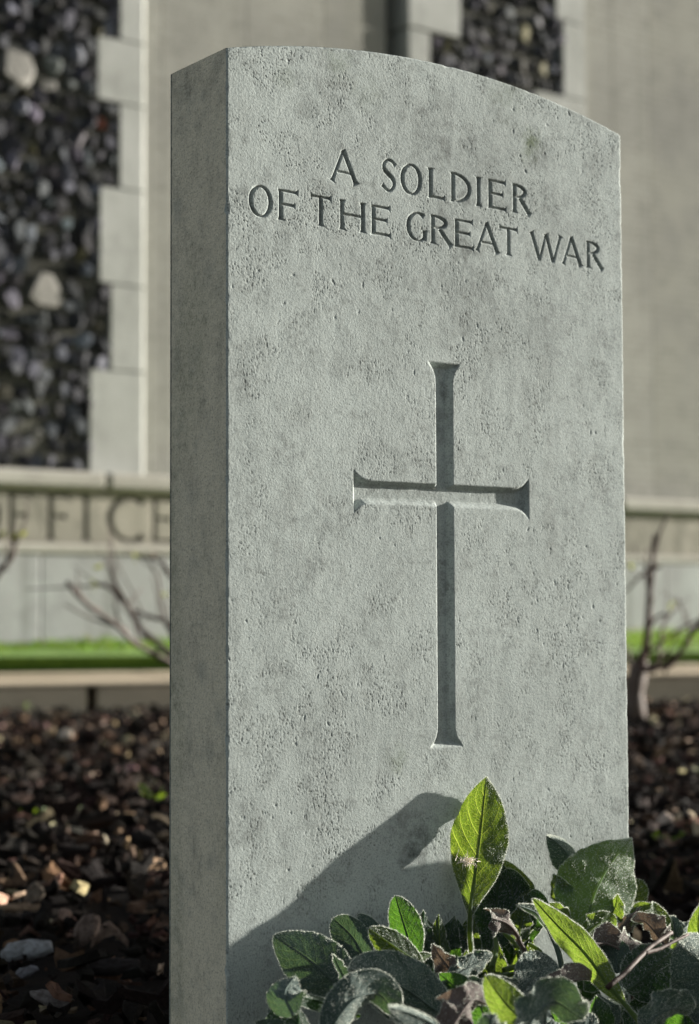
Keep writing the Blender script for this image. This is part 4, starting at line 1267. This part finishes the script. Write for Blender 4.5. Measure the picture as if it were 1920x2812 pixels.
# left plant
leaf(PL, 'grey', [(975, 2775, -60), (940, 2725, -60), (890, 2670, -56), (820, 2615, -46), (752, 2570, -34)], 19.5, roll=(10, 5, 0, -10), fold=.3, shape=(.5, .75), fuzz=1.3, label='dark blue green leaf pointing left')
leaf(PL, 'grey', [(1022, 2670, -36), (995, 2620, -30), (965, 2570, -24), (915, 2522, -16)], 12, roll=10, fold=-.25, shape=(.6, .55), fuzz=1.0)
leaf(PL, 'grey', [(1045, 2650, -30), (1030, 2590, -22), (1008, 2545, -14), (984, 2510, -8)], 8.5, roll=-10, fold=-.25, shape=(.5, .7), fuzz=1.0)
leaf(PL, 'deep', [(1140, 2640, -56), (1122, 2580, -50), (1104, 2520, -42), (1086, 2460, -32)], 11.5, roll=(25, 15, 5), fold=.35, shape=(.5, .6), fuzz=1.0, label='upright green leaf behind the low grey leaves')
leaf(PL, 'green', [(1165, 2655, -84), (1120, 2625, -80), (1070, 2590, -76), (1014, 2550, -70)], 10, roll=-10, fold=.35, shape=(.5, .7), fuzz=1.1)
leaf(PL, 'lime', [(1140, 2640, -80), (1160, 2630, -80), (1186, 2622, -80)], 3.2, roll=-20, fold=.4)
leaf(PL, 'grey', [(1250, 2810, -130), (1190, 2770, -128), (1120, 2720, -124), (1040, 2680, -120), (956, 2662, -114)], 20.5, roll=(0, -8, -12, -18), fold=.25, shape=(.5, .6), fuzz=1.5, label='big rounded blue grey leaf')
leaf(PL, 'grey', [(975, 2725, -84), (950, 2690, -84), (930, 2655, -80), (914, 2620, -78)], 6, roll=50, fold=.3, ruffle=.2, fuzz=1.8, label='narrow sunlit cream edged leaf')
leaf(PL, 'deep', [(985, 2790, -90), (930, 2768, -92), (870, 2750, -96), (800, 2736, -98), (738, 2748, -98)], 6, roll=-40, fold=.4, fuzz=.9)
leaf(PL, 'dry', [(935, 2770, -104), (960, 2745, -104), (1000, 2722, -102)], 7, roll=-10, fold=.3, ruffle=.3)
leaf(PL, 'grey', [(900, 2850, -150), (930, 2790, -150), (980, 2740, -148), (1040, 2730, -146), (1090, 2790, -146)], 13, roll=-25, fold=.3, curl=.2, shape=(.5, .5), fuzz=1.3)
leaf(PL, 'deep', [(780, 2840, -80), (765, 2800, -74), (750, 2765, -66)], 12, roll=0, fold=.2, fuzz=.5)
leaf(PL, 'deep', [(960, 2700, -50), (920, 2660, -44), (900, 2610, -30)], 12, roll=0, fold=.2, fuzz=.4)
leaf(PL, 'deep', [(1130, 2700, -70), (1090, 2650, -60), (1060, 2600, -50)], 14, roll=0, fold=.2, fuzz=.4)

# front plant
leaf(PF, 'lime', [(1455, 2850, -222), (1430, 2800, -222), (1385, 2750, -218), (1334, 2680, -210)], 10.5, roll=(0, 5), fold=.35, shape=(.5, .65), fuzz=1.0, label='bright lime pointed leaf')
leaf(PF, 'grey', [(1420, 2860, -240), (1470, 2790, -238), (1520, 2750, -236), (1600, 2800, -236)], 15, roll=-42, fold=.15, ruffle=.2, shape=(.5, .45), fuzz=2.0, label='wet glistening silver leaf')
leaf(PF, 'grey', [(1240, 2860, -230), (1190, 2815, -230), (1130, 2785, -228), (1070, 2768, -226)], 8.5, roll=(-45, -40), fold=.35, curl=.3, shape=(.5, .5), fuzz=2.0, label='pale sunlit leaf rim at the bottom')
leaf(PF, 'dry', [(1220, 2850, -200), (1260, 2790, -200), (1300, 2745, -196), (1345, 2760, -194)], 12, roll=-20, fold=.3, ruffle=.5, curl=.3, fuzz=.8, label='crumpled brown dead leaf')
leaf(PF, 'deep', [(1340, 2850, -180), (1330, 2790, -176), (1310, 2740, -170)], 13, roll=0, fold=.2, fuzz=.6)
leaf(PF, 'grey', [(1360, 2850, -250), (1350, 2810, -250), (1362, 2785, -248)], 8, roll=0, fold=.3)
leaf(PF, 'grey', [(1640, 2860, -200), (1600, 2820, -196), (1560, 2790, -190)], 12, roll=-20, fold=.2)
# low leaves filling the floor of the clump
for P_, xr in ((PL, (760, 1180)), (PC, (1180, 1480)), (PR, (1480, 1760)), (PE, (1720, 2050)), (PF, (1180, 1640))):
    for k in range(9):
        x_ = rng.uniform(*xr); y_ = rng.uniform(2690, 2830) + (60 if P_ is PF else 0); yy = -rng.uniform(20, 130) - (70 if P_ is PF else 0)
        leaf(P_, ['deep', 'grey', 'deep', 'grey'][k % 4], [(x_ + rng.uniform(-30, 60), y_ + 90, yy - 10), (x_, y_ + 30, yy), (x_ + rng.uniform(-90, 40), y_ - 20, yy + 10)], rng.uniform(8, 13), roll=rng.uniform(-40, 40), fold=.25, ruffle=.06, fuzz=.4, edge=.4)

# fluff and twigs
b = MB()
for k in range(70):
    c0 = onY(rng.normal(1280, 11), rng.normal(2366, 5), -.056 - .004 * rng.random())
    dv = rng.normal(0, 1, 3) + [.6, 0, .3]; dv /= np.linalg.norm(dv)
    b.tube([c0, c0 + dv * .0022, c0 + (dv + rng.normal(0, .4, 3)) * .004], [.0003, .00025, .00008], 4)
t = NT('seed_fluff'); M_FLUFF = t.done(t.bsdf((.75, .68, .58), .8))
tag(b.build('seed_fluff', M_FLUFF), 'small tuft of white fluff stuck to the tall upright leaf', 'fluff')
tw = empty('fallen_twig', tuple(onY(1681, 2703, -.2)), 'dark brown forked twig lying across the leaves at lower right', 'twig')
P = smoothpath([onY(x, y, yy) for x, y, yy in ((1668, 2712, -.215), (1720, 2668, -.212), (1778, 2608, -.20), (1812, 2582, -.196), (1845, 2560, -.19))], 16)
b = MB(); b.tube(P + rng.normal(0, .0002, P.shape), np.linspace(.0017, .0012, 16), 8, (.035, .018, .012), .1); b.build('stem', M_TWIG, tw, usecol=True, smooth=True)
P = smoothpath([onY(x, y, yy) for x, y, yy in ((1765, 2618, -.202), (1810, 2606, -.2), (1850, 2586, -.198), (1890, 2566, -.194))], 12)
b = MB(); b.tube(P, np.linspace(.0014, .001, 12), 8, (.045, .022, .016), .1); b.build('side_shoot', M_TWIG, tw, usecol=True, smooth=True)

# clump continued past the right frame edge, unseen leaves added to cast shade
PSHADE = plant((.62, -.15), "fuzzy lamb's ear plant outside the right frame edge")
for k in range(70):
    if k < 46: x0, y0, zt_ = rng.uniform(.42, 1.0), rng.uniform(-.46, -.15), rng.uniform(.15, .235)
    else: x0, y0, zt_ = rng.uniform(.44, .75), rng.uniform(-.15, -.05), rng.uniform(.10, .16)
    def pxof(P):
        q = RM @ (np.array(P) - CAM)
        return (960 + F * q[0] / q[2], 1406 - F * q[1] / q[2], P[1] * 1000)
    lx_, ly_ = rng.normal(0, .02, 2)
    leaf(PSHADE, ['green', 'grey', 'deep'][k % 3], [pxof((x0, y0, zt_ - .11)), pxof((x0 + lx_ * .5, y0 + ly_ * .5, zt_ - .05)), pxof((x0 + lx_, y0 + ly_, zt_))], rng.uniform(15, 24), roll=rng.uniform(-50, 50), fold=.25, ruffle=.1, fuzz=.1, edge=.3)
for yy_, px_, py_, hw_ in ((-.0400, 1245, 2425, 11), (-.0470, 1170, 2402, 11), (-.0530, 1115, 2386, 11), (-.0590, 1055, 2396, 12), (-.067, 980, 2440, 13)):  # extra unseen leaves aimed so their shadows fill in the stone's shadow
    S_ = onY(px_, py_); t_ = -yy_ / .165; Tp = S_ + t_ * np.array([1, -.165, .175])
    leaf(PSHADE, 'green', [pxof(Tp - [-.004, 0, .13]), pxof(Tp - [-.002, 0, .06]), pxof(Tp)], hw_ * 1.15, roll=41, fold=.1, shape=(.62, .45), fuzz=.1, edge=.3)
# extra dark leaves low against the stone, filling in its deep shade
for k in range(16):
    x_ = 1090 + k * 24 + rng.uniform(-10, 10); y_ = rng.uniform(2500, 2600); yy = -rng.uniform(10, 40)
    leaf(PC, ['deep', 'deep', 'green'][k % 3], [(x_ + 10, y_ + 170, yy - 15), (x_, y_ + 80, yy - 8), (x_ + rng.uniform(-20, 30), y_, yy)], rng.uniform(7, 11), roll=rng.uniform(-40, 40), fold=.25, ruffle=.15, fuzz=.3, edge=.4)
